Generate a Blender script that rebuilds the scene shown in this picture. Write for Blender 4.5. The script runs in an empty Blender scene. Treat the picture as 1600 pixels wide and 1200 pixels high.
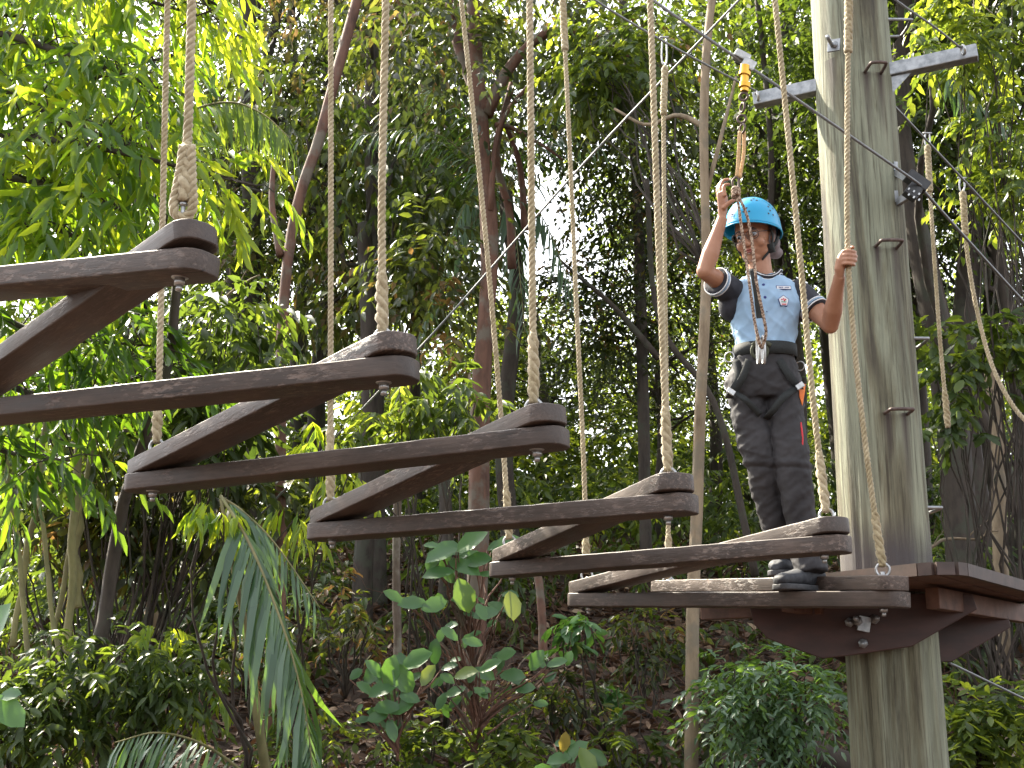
import bpy, bmesh, math, random
import numpy as np
from mathutils import Vector, Matrix, noise, Quaternion
random.seed(7); np.random.seed(7)
rad = math.radians
S = bpy.context.scene
COL = S.collection

# ------------------------------------------------------------------ camera, sky, sun
F = 2000.0; EYE = 1.6; PITCH = math.atan(480 / F)
cam_d = bpy.data.cameras.new('camera'); cam = bpy.data.objects.new('camera', cam_d); COL.objects.link(cam)
cam_d.sensor_width = 36; cam_d.lens = 36 * F / 1600; cam_d.clip_start = 0.05; cam_d.clip_end = 500
cam.location = (0, 0, EYE); cam.rotation_euler = (math.pi / 2 + PITCH, 0, 0)
S.camera = cam
SUN_EL, SUN_AZ = 46, -43            # degrees; azimuth from +Y, negative is to the left
w = bpy.data.worlds.new('World'); S.world = w; w.use_nodes = True
nt = w.node_tree; bg = nt.nodes['Background']; sky = nt.nodes.new('ShaderNodeTexSky')
sky.sky_type = 'NISHITA'; sky.sun_disc = False; sky.sun_elevation = rad(SUN_EL); sky.sun_rotation = rad(SUN_AZ)
sky.dust_density = 3.0; sky.air_density = 1.0
hs = nt.nodes.new('ShaderNodeHueSaturation'); hs.inputs['Saturation'].default_value = 0.22     # thin white cloud
nt.links.new(sky.outputs[0], hs.inputs['Color']); nt.links.new(hs.outputs[0], bg.inputs[0]); bg.inputs[1].default_value = 0.15
sl = bpy.data.lights.new('sun', 'SUN'); sl.energy = 5.0; sl.angle = rad(0.5); sl.color = (1.0, 0.91, 0.74)
sun = bpy.data.objects.new('sun', sl); COL.objects.link(sun)
sdir = Vector((math.sin(rad(SUN_AZ)) * math.cos(rad(SUN_EL)), math.cos(rad(SUN_AZ)) * math.cos(rad(SUN_EL)), math.sin(rad(SUN_EL))))
sun.rotation_euler = sdir.to_track_quat('Z', 'Y').to_euler()
vs = S.view_settings; vs.view_transform = 'Standard'; vs.look = 'None'; vs.exposure = 2.08; vs.gamma = 1
S.cycles.max_bounces = 6; S.cycles.diffuse_bounces = 3; S.cycles.glossy_bounces = 2; S.cycles.transmission_bounces = 4
S.cycles.caustics_reflective = False; S.cycles.caustics_refractive = False
S.cycles.use_adaptive_sampling = True

def P(px, py, Y):
    """point at forward distance Y seen at photo pixel (px,py) of 1600x1200"""
    x = (px - 800) / F; v = (600 - py) / F
    cp, sp = math.cos(PITCH), math.sin(PITCH)
    s = Y / (cp - v * sp)
    return Vector((x * s, Y, EYE + (sp + v * cp) * s))

# ------------------------------------------------------------------ objects
def tag(o, label=None, cat=None, group=None, kind=None):
    if label: o['label'] = label
    if cat: o['category'] = cat
    if group: o['group'] = group
    if kind: o['kind'] = kind
    return o
def empty(name, loc, label, cat, group=None):
    o = bpy.data.objects.new(name, None); COL.objects.link(o); o.location = loc
    o.empty_display_size = 0.1
    return tag(o, label, cat, group)
def link(name, me, mat=None, parent=None, smooth=True):
    o = bpy.data.objects.new(name, me); COL.objects.link(o)
    if mat and not me.materials: me.materials.append(mat)
    if parent:
        o.parent = parent
        M = Matrix.Translation(parent.location) if parent.parent is None else Matrix.Translation(parent.parent.location) @ Matrix.Translation(parent.location)
        if parent.type == 'EMPTY': o.location = -parent.location
    if smooth and len(me.polygons):
        me.polygons.foreach_set('use_smooth', np.ones(len(me.polygons), dtype=bool))
    return o

def frames(pts):
    pts = [Vector(p) for p in pts]; n = len(pts); out = []
    t0 = (pts[1] - pts[0]).normalized()
    u = t0.orthogonal().normalized()
    for i in range(n):
        t = (pts[min(i + 1, n - 1)] - pts[max(i - 1, 0)])
        t = t.normalized() if t.length > 1e-9 else t0
        u = (u - t * u.dot(t)); u = u.normalized() if u.length > 1e-6 else t.orthogonal().normalized()
        out.append((pts[i], t, u, t.cross(u)))
    return out
def spline(pts, n):
    """catmull-rom through pts; pts may be tuples of any length (extra channels ride along)"""
    A = np.array([list(p) for p in pts], float); m = len(A)
    if m == 2: return [tuple(A[0] + (A[1] - A[0]) * i / (n - 1)) for i in range(n)]
    E = np.vstack([2 * A[0] - A[1], A, 2 * A[-1] - A[-2]]); out = []
    for i in range(n):
        s = i / (n - 1) * (m - 1); k = min(int(s), m - 2); t = s - k
        p0, p1, p2, p3 = E[k], E[k + 1], E[k + 2], E[k + 3]
        out.append(tuple(.5 * (2 * p1 + (p2 - p0) * t + (2 * p0 - 5 * p1 + 4 * p2 - p3) * t * t + (3 * p1 - p0 - 3 * p2 + p3) * t ** 3)))
    return out

class MB:
    def __init__(s): s.v = []; s.f = []
    def add(s, v, f):
        b = len(s.v); s.v += [tuple(p) for p in v]; s.f += [tuple(b + i for i in q) for q in f]; return s
    def tube(s, pts, r, seg=8, cap=True, wob=0.0, ratio=None, seed=0):
        fr = frames(pts); n = len(fr); v = []
        for i, (p, t, a, b) in enumerate(fr):
            rr = r[i] if hasattr(r, '__len__') else r
            for k in range(seg):
                an = 2 * math.pi * k / seg; q = rr
                if wob: q = rr * (1 + wob * noise.noise(Vector((math.cos(an) * 1.3 + seed, math.sin(an) * 1.3, i * .35))))
                v.append(p + a * (math.cos(an) * q) + b * (math.sin(an) * q * (ratio or 1)))
        f = [(i * seg + k, i * seg + (k + 1) % seg, (i + 1) * seg + (k + 1) % seg, (i + 1) * seg + k) for i in range(n - 1) for k in range(seg)]
        if cap: f += [tuple(reversed(range(seg))), tuple((n - 1) * seg + k for k in range(seg))]
        return s.add(v, f)
    def ell(s, c, r, M=None, nu=14, nv=9):
        c = Vector(c); v = []
        for j in range(1, nv):
            th = math.pi * j / nv
            for i in range(nu):
                ph = 2 * math.pi * i / nu
                q = Vector((math.sin(th) * math.cos(ph) * r[0], math.sin(th) * math.sin(ph) * r[1], math.cos(th) * r[2]))
                v.append(c + (M @ q if M else q))
        top = len(v); q = Vector((0, 0, r[2])); v.append(c + (M @ q if M else q)); v.append(c - (M @ q if M else q))
        f = [(j * nu + i, (j + 1) * nu + i, (j + 1) * nu + (i + 1) % nu, j * nu + (i + 1) % nu) for j in range(nv - 2) for i in range(nu)]
        f += [(top, i, (i + 1) % nu) for i in range(nu)] + [(top + 1, (nv - 2) * nu + (i + 1) % nu, (nv - 2) * nu + i) for i in range(nu)]
        return s.add(v, f)
    def box(s, c, h, M=None):
        c = Vector(c); v = []
        for x in (-1, 1):
            for y in (-1, 1):
                for z in (-1, 1):
                    q = Vector((x * h[0], y * h[1], z * h[2])); v.append(c + (M @ q if M else q))
        return s.add(v, [(0, 1, 3, 2), (4, 6, 7, 5), (0, 4, 5, 1), (2, 3, 7, 6), (0, 2, 6, 4), (1, 5, 7, 3)])
    def prism(s, poly, off):
        n = len(poly); off = Vector(off); a = [Vector(p) for p in poly]
        v = a + [p + off for p in a]
        return s.add(v, [tuple(range(n)), tuple(reversed(range(n, 2 * n)))] + [((i + 1) % n, i, n + i, n + (i + 1) % n) for i in range(n)])
    def ring(s, c, R, r, ax, nu=24, seg=8, a0=0, a1=2 * math.pi):
        ax = Vector(ax).normalized(); u = ax.orthogonal().normalized(); w_ = ax.cross(u)
        full = abs(a1 - a0) > 6.28
        pts = [Vector(c) + (u * math.cos(a0 + (a1 - a0) * i / nu) + w_ * math.sin(a0 + (a1 - a0) * i / nu)) * R for i in range(nu + 1)]
        return s.tube(pts, r, seg, cap=not full)
    def loft(s, rings):
        """rings: (center, halfwidth vector, halfdepth vector)"""
        seg = 24; v = []
        for c, a, b in rings:
            c = Vector(c); a = Vector(a); b = Vector(b)
            for k in range(seg):
                an = 2 * math.pi * k / seg
                ca, sa = math.cos(an), math.sin(an)
                ca = math.copysign(abs(ca) ** .85, ca); sa = math.copysign(abs(sa) ** .85, sa)
                v.append(c + a * ca + b * sa)
        n = len(rings)
        f = [(i * seg + k, i * seg + (k + 1) % seg, (i + 1) * seg + (k + 1) % seg, (i + 1) * seg + k) for i in range(n - 1) for k in range(seg)]
        f += [tuple(reversed(range(seg))), tuple((n - 1) * seg + k for k in range(seg))]
        return s.add(v, f)
    def mesh(s, name, bevel=0, fix=True):
        me = bpy.data.meshes.new(name); me.from_pydata(s.v, [], s.f)
        bm = bmesh.new(); bm.from_mesh(me)
        if fix: bmesh.ops.recalc_face_normals(bm, faces=bm.faces)
        if bevel:
            es = [e for e in bm.edges if len(e.link_faces) == 2 and e.calc_face_angle(0) > rad(25)]
            bmesh.ops.bevel(bm, geom=es, offset=bevel, segments=2, profile=.6, affect='EDGES')
        bm.to_mesh(me); bm.free(); return me
    def build(s, name, mat, parent=None, bevel=0, smooth=True, fix=True):
        return link(name, s.mesh(name, bevel, fix), mat, parent, smooth)

def sharp(o, ang=35):
    me = o.data; bm = bmesh.new(); bm.from_mesh(me)
    for e in bm.edges:
        if len(e.link_faces) == 2 and e.calc_face_angle(0) > rad(ang): e.smooth = False
    bm.to_mesh(me); bm.free(); return o

def remesh(mb, name, mat, parent, voxel, smooth_it=4, disp=None):
    me = mb.mesh(name + '_raw'); o = bpy.data.objects.new(name, me); COL.objects.link(o)
    m = o.modifiers.new('r', 'REMESH'); m.mode = 'VOXEL'; m.voxel_size = voxel; m.use_smooth_shade = True
    m2 = o.modifiers.new('s', 'SMOOTH'); m2.iterations = smooth_it; m2.factor = .5
    dg = bpy.context.evaluated_depsgraph_get()
    me2 = bpy.data.meshes.new_from_object(o.evaluated_get(dg)); me2.name = name
    bpy.data.objects.remove(o); bpy.data.meshes.remove(me)
    if disp:
        n = len(me2.vertices); co = np.empty(n * 3); no = np.empty(n * 3)
        me2.vertices.foreach_get('co', co); me2.vertex_normals.foreach_get('vector', no)
        co = co.reshape(-1, 3); no = no.reshape(-1, 3)
        for i in range(n): co[i] += no[i] * disp(Vector(co[i]))
        me2.vertices.foreach_set('co', co.ravel()); me2.update()
    return link(name, me2, mat, parent)

# ------------------------------------------------------------------ materials
def mat(name):
    m = bpy.data.materials.new(name); m.use_nodes = True
    return m, m.node_tree, m.node_tree.nodes['Principled BSDF']
def nd(t, kind, **k):
    n = t.nodes.new('ShaderNode' + kind)
    for a, b in k.items(): setattr(n, a, b)
    return n
def ramp(t, fac, stops):
    r = nd(t, 'ValToRGB'); e = r.color_ramp.elements
    while len(e) < len(stops): e.new(0.5)
    for i, (p, c) in enumerate(stops): e[i].position = p; e[i].color = (*c, 1) if len(c) == 3 else c
    t.links.new(fac, r.inputs[0]); return r
def tex(t, scale, vec=None, stretch=None, detail=6, rough=.6, obj=False, dist=0):
    co = nd(t, 'TexCoord'); mp = nd(t, 'Mapping'); t.links.new(co.outputs['Object'], mp.inputs[0])
    if stretch: mp.inputs['Scale'].default_value = stretch
    n = nd(t, 'TexNoise'); n.inputs['Scale'].default_value = scale; n.inputs['Detail'].default_value = detail
    n.inputs['Roughness'].default_value = rough; n.inputs['Distortion'].default_value = dist
    t.links.new(mp.outputs[0], n.inputs['Vector']); return n
def bump(t, b, src, strength=.3, dist=.01):
    n = nd(t, 'Bump'); n.inputs['Strength'].default_value = strength; n.inputs['Distance'].default_value = dist
    t.links.new(src, n.inputs['Height']); t.links.new(n.outputs[0], b.inputs['Normal']); return n
def simple(name, c1, c2=None, scale=30, rough=.6, metal=0, bs=.2, stretch=None, bd=.003, spec=.5, lo=.35, hi=.65):
    m, t, b = mat(name); n = tex(t, scale, stretch=stretch)
    r = ramp(t, n.outputs[0], [(lo, c1), (hi, c2 or tuple(x * 1.3 for x in c1))])
    t.links.new(r.outputs[0], b.inputs['Base Color']); b.inputs['Roughness'].default_value = rough
    b.inputs['Metallic'].default_value = metal; b.inputs['Specular IOR Level'].default_value = spec
    if bs: bump(t, b, n.outputs[0], bs, bd)
    return m
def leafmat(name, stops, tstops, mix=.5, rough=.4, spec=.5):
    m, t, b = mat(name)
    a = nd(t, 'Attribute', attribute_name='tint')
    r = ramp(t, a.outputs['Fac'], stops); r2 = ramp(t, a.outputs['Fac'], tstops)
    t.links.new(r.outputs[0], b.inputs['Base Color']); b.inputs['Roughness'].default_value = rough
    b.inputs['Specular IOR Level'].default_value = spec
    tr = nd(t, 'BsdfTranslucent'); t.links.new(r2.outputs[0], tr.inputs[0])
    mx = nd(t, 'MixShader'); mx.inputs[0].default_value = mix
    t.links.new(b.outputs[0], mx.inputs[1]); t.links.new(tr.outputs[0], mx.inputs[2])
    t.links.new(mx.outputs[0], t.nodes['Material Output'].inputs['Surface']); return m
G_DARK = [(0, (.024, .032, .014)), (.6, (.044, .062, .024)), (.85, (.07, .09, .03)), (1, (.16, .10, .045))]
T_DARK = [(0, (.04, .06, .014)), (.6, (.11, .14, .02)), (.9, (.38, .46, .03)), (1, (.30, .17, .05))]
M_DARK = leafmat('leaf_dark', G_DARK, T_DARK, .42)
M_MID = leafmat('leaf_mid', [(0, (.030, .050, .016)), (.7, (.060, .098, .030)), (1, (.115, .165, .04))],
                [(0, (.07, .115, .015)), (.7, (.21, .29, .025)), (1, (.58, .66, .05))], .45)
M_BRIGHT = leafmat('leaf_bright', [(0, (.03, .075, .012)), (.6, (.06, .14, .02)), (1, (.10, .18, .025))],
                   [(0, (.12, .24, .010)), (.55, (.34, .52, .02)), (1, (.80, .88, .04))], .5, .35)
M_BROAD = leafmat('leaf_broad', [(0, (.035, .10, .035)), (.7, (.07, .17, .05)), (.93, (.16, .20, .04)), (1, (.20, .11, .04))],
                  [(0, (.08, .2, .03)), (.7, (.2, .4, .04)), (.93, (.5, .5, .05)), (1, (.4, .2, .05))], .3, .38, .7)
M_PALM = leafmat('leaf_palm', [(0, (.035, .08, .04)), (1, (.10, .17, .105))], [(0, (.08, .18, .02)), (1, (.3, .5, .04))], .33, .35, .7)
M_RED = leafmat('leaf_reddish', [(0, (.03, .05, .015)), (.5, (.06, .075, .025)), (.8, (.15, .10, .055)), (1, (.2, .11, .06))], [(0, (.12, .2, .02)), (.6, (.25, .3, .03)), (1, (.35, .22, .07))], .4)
M_LITTER = leafmat('dry_leaf', [(0, (.035, .019, .012)), (.5, (.12, .068, .042)), (.85, (.22, .135, .085)), (1, (.42, .31, .21))],
                   [(0, (.05, .02, .01)), (1, (.3, .15, .06))], .12, .6)
def bark(name, c1, c2, c3, scale=14):
    m, t, b = mat(name); n = tex(t, scale, stretch=(1, 1, .25), detail=8); n2 = tex(t, 4, detail=4)
    r = ramp(t, n.outputs[0], [(.3, c1), (.55, c2)]); r2 = ramp(t, n2.outputs[0], [(.52, (0, 0, 0)), (.62, (1, 1, 1))])
    mx = nd(t, 'MixRGB'); t.links.new(r2.outputs[0], mx.inputs[0]); t.links.new(r.outputs[0], mx.inputs[1]); mx.inputs[2].default_value = (*c3, 1)
    t.links.new(mx.outputs[0], b.inputs['Base Color']); b.inputs['Roughness'].default_value = .85
    bump(t, b, n.outputs[0], .7, .02); return m
B_DARK = bark('bark_dark', (.022, .016, .012), (.055, .042, .033), (.05, .05, .035))
B_RED = bark('bark_reddish', (.055, .026, .018), (.14, .068, .045), (.13, .105, .08))
B_PALE = bark('bark_pale', (.13, .09, .055), (.27, .205, .135), (.19, .155, .11))
B_MOTTLE = bark('bark_mottled', (.075, .052, .038), (.15, .11, .085), (.26, .23, .19), 22)
B_BAMBOO = bark('bamboo_culm', (.12, .12, .05), (.22, .20, .09), (.16, .14, .07))

m, t, b = mat('rope_fibre'); M_ROPE = m
n = tex(t, 60, detail=5); n2 = tex(t, 5, detail=3)
r = ramp(t, n.outputs[0], [(.3, (.27, .21, .12)), (.7, (.50, .42, .275))])
r2 = ramp(t, n2.outputs[0], [(.4, (.82, .80, .72)), (.6, (1, 1, 1))]); mx = nd(t, 'MixRGB', blend_type='MULTIPLY'); mx.inputs[0].default_value = 1
t.links.new(r.outputs[0], mx.inputs[1]); t.links.new(r2.outputs[0], mx.inputs[2]); t.links.new(mx.outputs[0], b.inputs['Base Color'])
b.inputs['Roughness'].default_value = .9; bump(t, b, n.outputs[0], .5, .002)
b.inputs['Sheen Weight'].default_value = .3

m, t, b = mat('plank_paint'); M_PLANK = m       # dark brown weathered stain, worn pale in places
oi = nd(t, 'ObjectInfo'); co = nd(t, 'TexCoord'); av = nd(t, 'VectorMath', operation='ADD'); cx = nd(t, 'CombineXYZ')
ml = nd(t, 'Math', operation='MULTIPLY'); t.links.new(oi.outputs['Random'], ml.inputs[0]); ml.inputs[1].default_value = 40
for k in range(3): t.links.new(ml.outputs[0], cx.inputs[k])
t.links.new(co.outputs['Object'], av.inputs[0]); t.links.new(cx.outputs[0], av.inputs[1])
def ptex(scale, st, detail=7, rough=.65, dist=0):
    mp = nd(t, 'Mapping'); t.links.new(av.outputs[0], mp.inputs[0]); mp.inputs['Scale'].default_value = st
    n = nd(t, 'TexNoise'); n.inputs['Scale'].default_value = scale; n.inputs['Detail'].default_value = detail; n.inputs['Roughness'].default_value = rough
    n.inputs['Distortion'].default_value = dist; t.links.new(mp.outputs[0], n.inputs['Vector']); return n
n = ptex(7, (.5, 1, 1)); n2 = ptex(75, (.35, 1, 1), 5); n3 = ptex(2.6, (.7, 1, 1), 6, .7); ng = ptex(110, (.06, 1, 1), 6, .7, .3); nc = ptex(48, (.05, 1, 1), 3, .5, .5)
r = ramp(t, n.outputs[0], [(.3, (.036, .025, .020)), (.5, (.070, .049, .039)), (.68, (.125, .092, .075))])
r2 = ramp(t, n2.outputs[0], [(.50, (0, 0, 0)), (.62, (1, 1, 1))]); r3 = ramp(t, n3.outputs[0], [(.46, (0, 0, 0)), (.62, (1, 1, 1))])
mu = nd(t, 'Math', operation='MULTIPLY'); t.links.new(r2.outputs[0], mu.inputs[0]); t.links.new(r3.outputs[0], mu.inputs[1])
mx = nd(t, 'MixRGB'); t.links.new(mu.outputs[0], mx.inputs[0]); t.links.new(r.outputs[0], mx.inputs[1]); mx.inputs[2].default_value = (.235, .175, .145, 1)
rg2 = ramp(t, ng.outputs[0], [(.35, (.62, .60, .58)), (.6, (1.0, 1.0, 1.0))]); rc = ramp(t, nc.outputs[0], [(.27, (.25, .23, .22)), (.31, (1, 1, 1))])
x1 = nd(t, 'MixRGB', blend_type='MULTIPLY'); x1.inputs[0].default_value = .8; t.links.new(mx.outputs[0], x1.inputs[1]); t.links.new(rg2.outputs[0], x1.inputs[2])
x2 = nd(t, 'MixRGB', blend_type='MULTIPLY'); x2.inputs[0].default_value = 1; t.links.new(x1.outputs[0], x2.inputs[1]); t.links.new(rc.outputs[0], x2.inputs[2])
t.links.new(x2.outputs[0], b.inputs['Base Color']); rr = ramp(t, n.outputs[0], [(.3, (.42,) * 3), (.7, (.7,) * 3)])
t.links.new(rr.outputs[0], b.inputs['Roughness']); bu = bump(t, b, ng.outputs[0], .35, .004)
bu2 = nd(t, 'Bump'); bu2.inputs['Strength'].default_value = .5; bu2.inputs['Distance'].default_value = .004; t.links.new(mu.outputs[0], bu2.inputs['Height']); bu2.invert = True
t.links.new(bu.outputs[0], bu2.inputs['Normal']); t.links.new(bu2.outputs[0], b.inputs['Normal'])

M_BEAM = simple('beam_stain', (.032, .012, .009), (.060, .022, .016), 6, .5, bs=.15, stretch=(1, 1, 3))
M_DECK = simple('deck_stain', (.040, .026, .022), (.080, .050, .041), 10, .6, bs=.3, stretch=(1, 1, 1))
M_DECKU = simple('deck_under', (.075, .035, .022), (.15, .075, .05), 12, .65, bs=.3)

m, t, b = mat('pole_wood'); M_POLE = m          # treated log, green grey with dark streaks and a dark stained foot band
n = tex(t, 22, stretch=(1, 1, .05), detail=12, rough=.75, dist=.6); n2 = tex(t, 6, stretch=(1, 1, .10), detail=8, rough=.62, dist=.4); n3 = tex(t, 85, stretch=(1, 1, .025), detail=5)
r = ramp(t, n.outputs[0], [(.30, (.09, .085, .062)), (.44, (.20, .205, .145)), (.58, (.285, .295, .21)), (.72, (.38, .375, .28))])
r2 = ramp(t, n2.outputs[0], [(.45, (1, 1, 1)), (.53, (.66, .60, .54)), (.63, (.25, .20, .18))])
r3 = ramp(t, n3.outputs[0], [(.36, (.35, .32, .29)), (.45, (1, 1, 1))])
m1 = nd(t, 'MixRGB', blend_type='MULTIPLY'); m1.inputs[0].default_value = 1; t.links.new(r.outputs[0], m1.inputs[1]); t.links.new(r2.outputs[0], m1.inputs[2])
m2 = nd(t, 'MixRGB', blend_type='MULTIPLY'); m2.inputs[0].default_value = .8; t.links.new(m1.outputs[0], m2.inputs[1]); t.links.new(r3.outputs[0], m2.inputs[2])
co = nd(t, 'TexCoord'); sp = nd(t, 'SeparateXYZ'); t.links.new(co.outputs['Object'], sp.inputs[0])
ad = nd(t, 'MapRange'); ad.inputs[1].default_value = P(1380, 800, 6)[2]; ad.inputs[2].default_value = P(1380, 868, 6)[2]
t.links.new(sp.outputs['Z'], ad.inputs[0])
nz = nd(t, 'Math', operation='MULTIPLY_ADD'); t.links.new(n2.outputs[0], nz.inputs[0]); nz.inputs[1].default_value = 1.8; nz.inputs[2].default_value = -.95
sm = nd(t, 'Math', operation='ADD', use_clamp=True); t.links.new(ad.outputs[0], sm.inputs[0]); t.links.new(nz.outputs[0], sm.inputs[1])
lo = nd(t, 'Math', operation='GREATER_THAN'); t.links.new(sp.outputs['Z'], lo.inputs[0]); lo.inputs[1].default_value = P(1380, 905, 6)[2]
ml = nd(t, 'Math', operation='MULTIPLY'); t.links.new(sm.outputs[0], ml.inputs[0]); t.links.new(lo.outputs[0], ml.inputs[1])
m3 = nd(t, 'MixRGB'); t.links.new(ml.outputs[0], m3.inputs[0]); t.links.new(m2.outputs[0], m3.inputs[1]); m3.inputs[2].default_value = (.075, .068, .068, 1)
prev = m3.outputs[0]
for px_, py_, len_ in ((1354, 114, .45), (1376, 114, .35), (1370, 388, .3), (1400, 388, .75), (1386, 648, .3), (1414, 648, .55), (1303, 84, .3)):   # rust and tannin runs below the staples
    c_ = P(px_, py_, 6.0); gx = nd(t, 'Math', operation='SUBTRACT'); t.links.new(sp.outputs['X'], gx.inputs[0]); gx.inputs[1].default_value = c_.x
    ga = nd(t, 'Math', operation='ABSOLUTE'); t.links.new(gx.outputs[0], ga.inputs[0])
    gm = nd(t, 'MapRange'); gm.inputs[1].default_value = .004; gm.inputs[2].default_value = .03; gm.inputs[3].default_value = 1; gm.inputs[4].default_value = 0; t.links.new(ga.outputs[0], gm.inputs[0])
    gz1 = nd(t, 'MapRange'); gz1.inputs[1].default_value = c_.z - len_; gz1.inputs[2].default_value = c_.z; t.links.new(sp.outputs['Z'], gz1.inputs[0])
    gz2 = nd(t, 'Math', operation='LESS_THAN'); t.links.new(sp.outputs['Z'], gz2.inputs[0]); gz2.inputs[1].default_value = c_.z + .01
    a1 = nd(t, 'Math', operation='MULTIPLY'); t.links.new(gm.outputs[0], a1.inputs[0]); t.links.new(gz1.outputs[0], a1.inputs[1])
    a2 = nd(t, 'Math', operation='MULTIPLY'); t.links.new(a1.outputs[0], a2.inputs[0]); t.links.new(gz2.outputs[0], a2.inputs[1])
    a3 = nd(t, 'Math', operation='MULTIPLY', use_clamp=True); t.links.new(a2.outputs[0], a3.inputs[0]); a4 = nd(t, 'Math', operation='MULTIPLY'); t.links.new(n.outputs[0], a4.inputs[0]); a4.inputs[1].default_value = 1.9; t.links.new(a4.outputs[0], a3.inputs[1])
    mm = nd(t, 'MixRGB'); t.links.new(a3.outputs[0], mm.inputs[0]); t.links.new(prev, mm.inputs[1]); mm.inputs[2].default_value = (.07, .052, .045, 1); prev = mm.outputs[0]
t.links.new(prev, b.inputs['Base Color']); b.inputs['Roughness'].default_value = .8; bump(t, b, n.outputs[0], .9, .02)

M_STEEL = simple('galvanised_steel', (.22, .23, .24), (.40, .41, .42), 25, .45, .7, bs=.1)
M_RUST = simple('rusty_steel', (.07, .05, .045), (.16, .115, .10), 40, .6, .5, bs=.3)
M_CABLE = simple('steel_cable', (.16, .165, .17), (.30, .31, .32), 200, .5, .6, bs=.4)
M_BLACK = simple('black_plastic', (.012, .012, .014), (.028, .028, .03), 30, .45, bs=.05)
M_GOLD = simple('gold_anodised', (.62, .34, .05), (.75, .45, .08), 20, .3, .8, bs=.02)
M_SILVER = simple('aluminium', (.32, .32, .32), (.5, .5, .5), 30, .35, .85, bs=.05)
M_ORANGE = simple('orange_plastic', (.75, .16, .02), (.85, .22, .03), 20, .5, bs=.05)
M_SLING = simple('tan_webbing', (.42, .25, .11), (.66, .46, .26), 120, .8, bs=.2)
M_SKIN = simple('skin', (.33, .155, .090), (.40, .20, .12), 14, .5, bs=.05)
M_LIP = simple('lips', (.28, .085, .065), (.32, .10, .08), 30, .45, bs=0)
M_HELM = simple('helmet_shell', (.012, .30, .56), (.016, .35, .62), 5, .28, bs=.0)
M_SHIRT = simple('shirt_blue', (.26, .40, .56), (.31, .45, .61), 8, .85, bs=.05)
M_SLEEVE = simple('sleeve_black', (.014, .015, .022), (.028, .028, .038), 30, .85, bs=.05)
M_WHITE = simple('white_cloth', (.66, .68, .72), (.76, .78, .8), 40, .8, bs=0)
M_TROUS = simple('trouser_grey', (.021, .019, .021), (.038, .035, .038), 9, .8, bs=.15, bd=.01)
M_STRAP = simple('black_webbing', (.010, .012, .012), (.020, .023, .023), 150, .8, bs=.2)
M_OLIVE = simple('olive_webbing', (.05, .055, .035), (.085, .09, .055), 150, .8, bs=.2)
M_SHOE = simple('shoe_dark', (.025, .026, .032), (.055, .058, .066), 40, .7, bs=.2)
M_SOLE = simple('shoe_sole', (.045, .045, .05), (.08, .08, .085), 40, .7, bs=.1)
M_CAP = simple('mauve_cloth', (.15, .125, .13), (.22, .18, .185), 25, .85, bs=.1)
M_REDC = simple('red_zip', (.55, .02, .03), (.65, .03, .04), 30, .6, bs=0)
M_NAVY = simple('navy_thread', (.02, .03, .14), (.03, .04, .2), 30, .7, bs=0)
M_GREEN = simple('green_thread', (.02, .2, .08), (.03, .25, .1), 30, .7, bs=0)
M_HAIR = simple('dark_brow', (.012, .008, .006), (.02, .014, .01), 60, .6, bs=0)
M_LANY = bpy.data.materials.new('lanyard_rope'); M_LANY.use_nodes = True
t = M_LANY.node_tree; b = t.nodes['Principled BSDF']; n = tex(t, 110, detail=1)
r = ramp(t, n.outputs[0], [(.44, (.13, .07, .045)), (.56, (.46, .35, .26))]); t.links.new(r.outputs[0], b.inputs['Base Color']); b.inputs['Roughness'].default_value = .85
m, t, b = mat('glass_lens'); M_LENS = m; b.inputs['Transmission Weight'].default_value = 1; b.inputs['Roughness'].default_value = .02; b.inputs['IOR'].default_value = 1.1
m, t, b = mat('ground_soil'); M_SOIL = m
n = tex(t, 6, detail=8); r = ramp(t, n.outputs[0], [(.3, (.028, .017, .012)), (.7, (.075, .046, .032))]); t.links.new(r.outputs[0], b.inputs['Base Color'])
b.inputs['Roughness'].default_value = .95; bump(t, b, n.outputs[0], .8, .06)

# ------------------------------------------------------------------ leaves (numpy)
def nrm(a): return a / np.maximum(np.linalg.norm(a, axis=-1, keepdims=True), 1e-9)
TPL = {
 'diamond': (np.array([(0, 0, 0), (.45, .5, .06), (1, 0, -.05), (.45, -.5, .06)]), [(0, 1, 2, 3)]),
 'lance': (np.array([(0, 0, 0), (.3, .5, .05), (.3, 0, -.02), (.3, -.5, .05), (.7, .38, -.02), (.7, 0, -.08), (.7, -.38, -.02), (1, 0, -.18)]),
           [(0, 2, 1, 1), (0, 3, 2, 2), (2, 5, 4, 1), (3, 6, 5, 2), (5, 7, 4, 4), (6, 7, 5, 5)]),
 'oval': (np.array([(0, 0, 0), (.15, .28, .03), (.15, 0, -.01), (.15, -.28, .03), (.5, .5, .04), (.5, 0, -.04), (.5, -.5, .04),
                    (.82, .36, -.02), (.82, 0, -.09), (.82, -.36, -.02), (1, 0, -.15)]),
          [(0, 2, 1, 1), (0, 3, 2, 2), (2, 5, 4, 1), (3, 6, 5, 2), (5, 8, 7, 4), (6, 9, 8, 5), (8, 10, 7, 7), (9, 10, 8, 8)]),
 'strap': (np.array([(0, .2, 0), (0, -.2, 0), (.35, .5, .0), (.35, -.5, .0), (.7, .4, -.10), (.7, -.4, -.10), (1, 0, -.30)]),
           [(1, 3, 2, 0), (3, 5, 4, 2), (5, 6, 4, 4)]),
}
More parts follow.
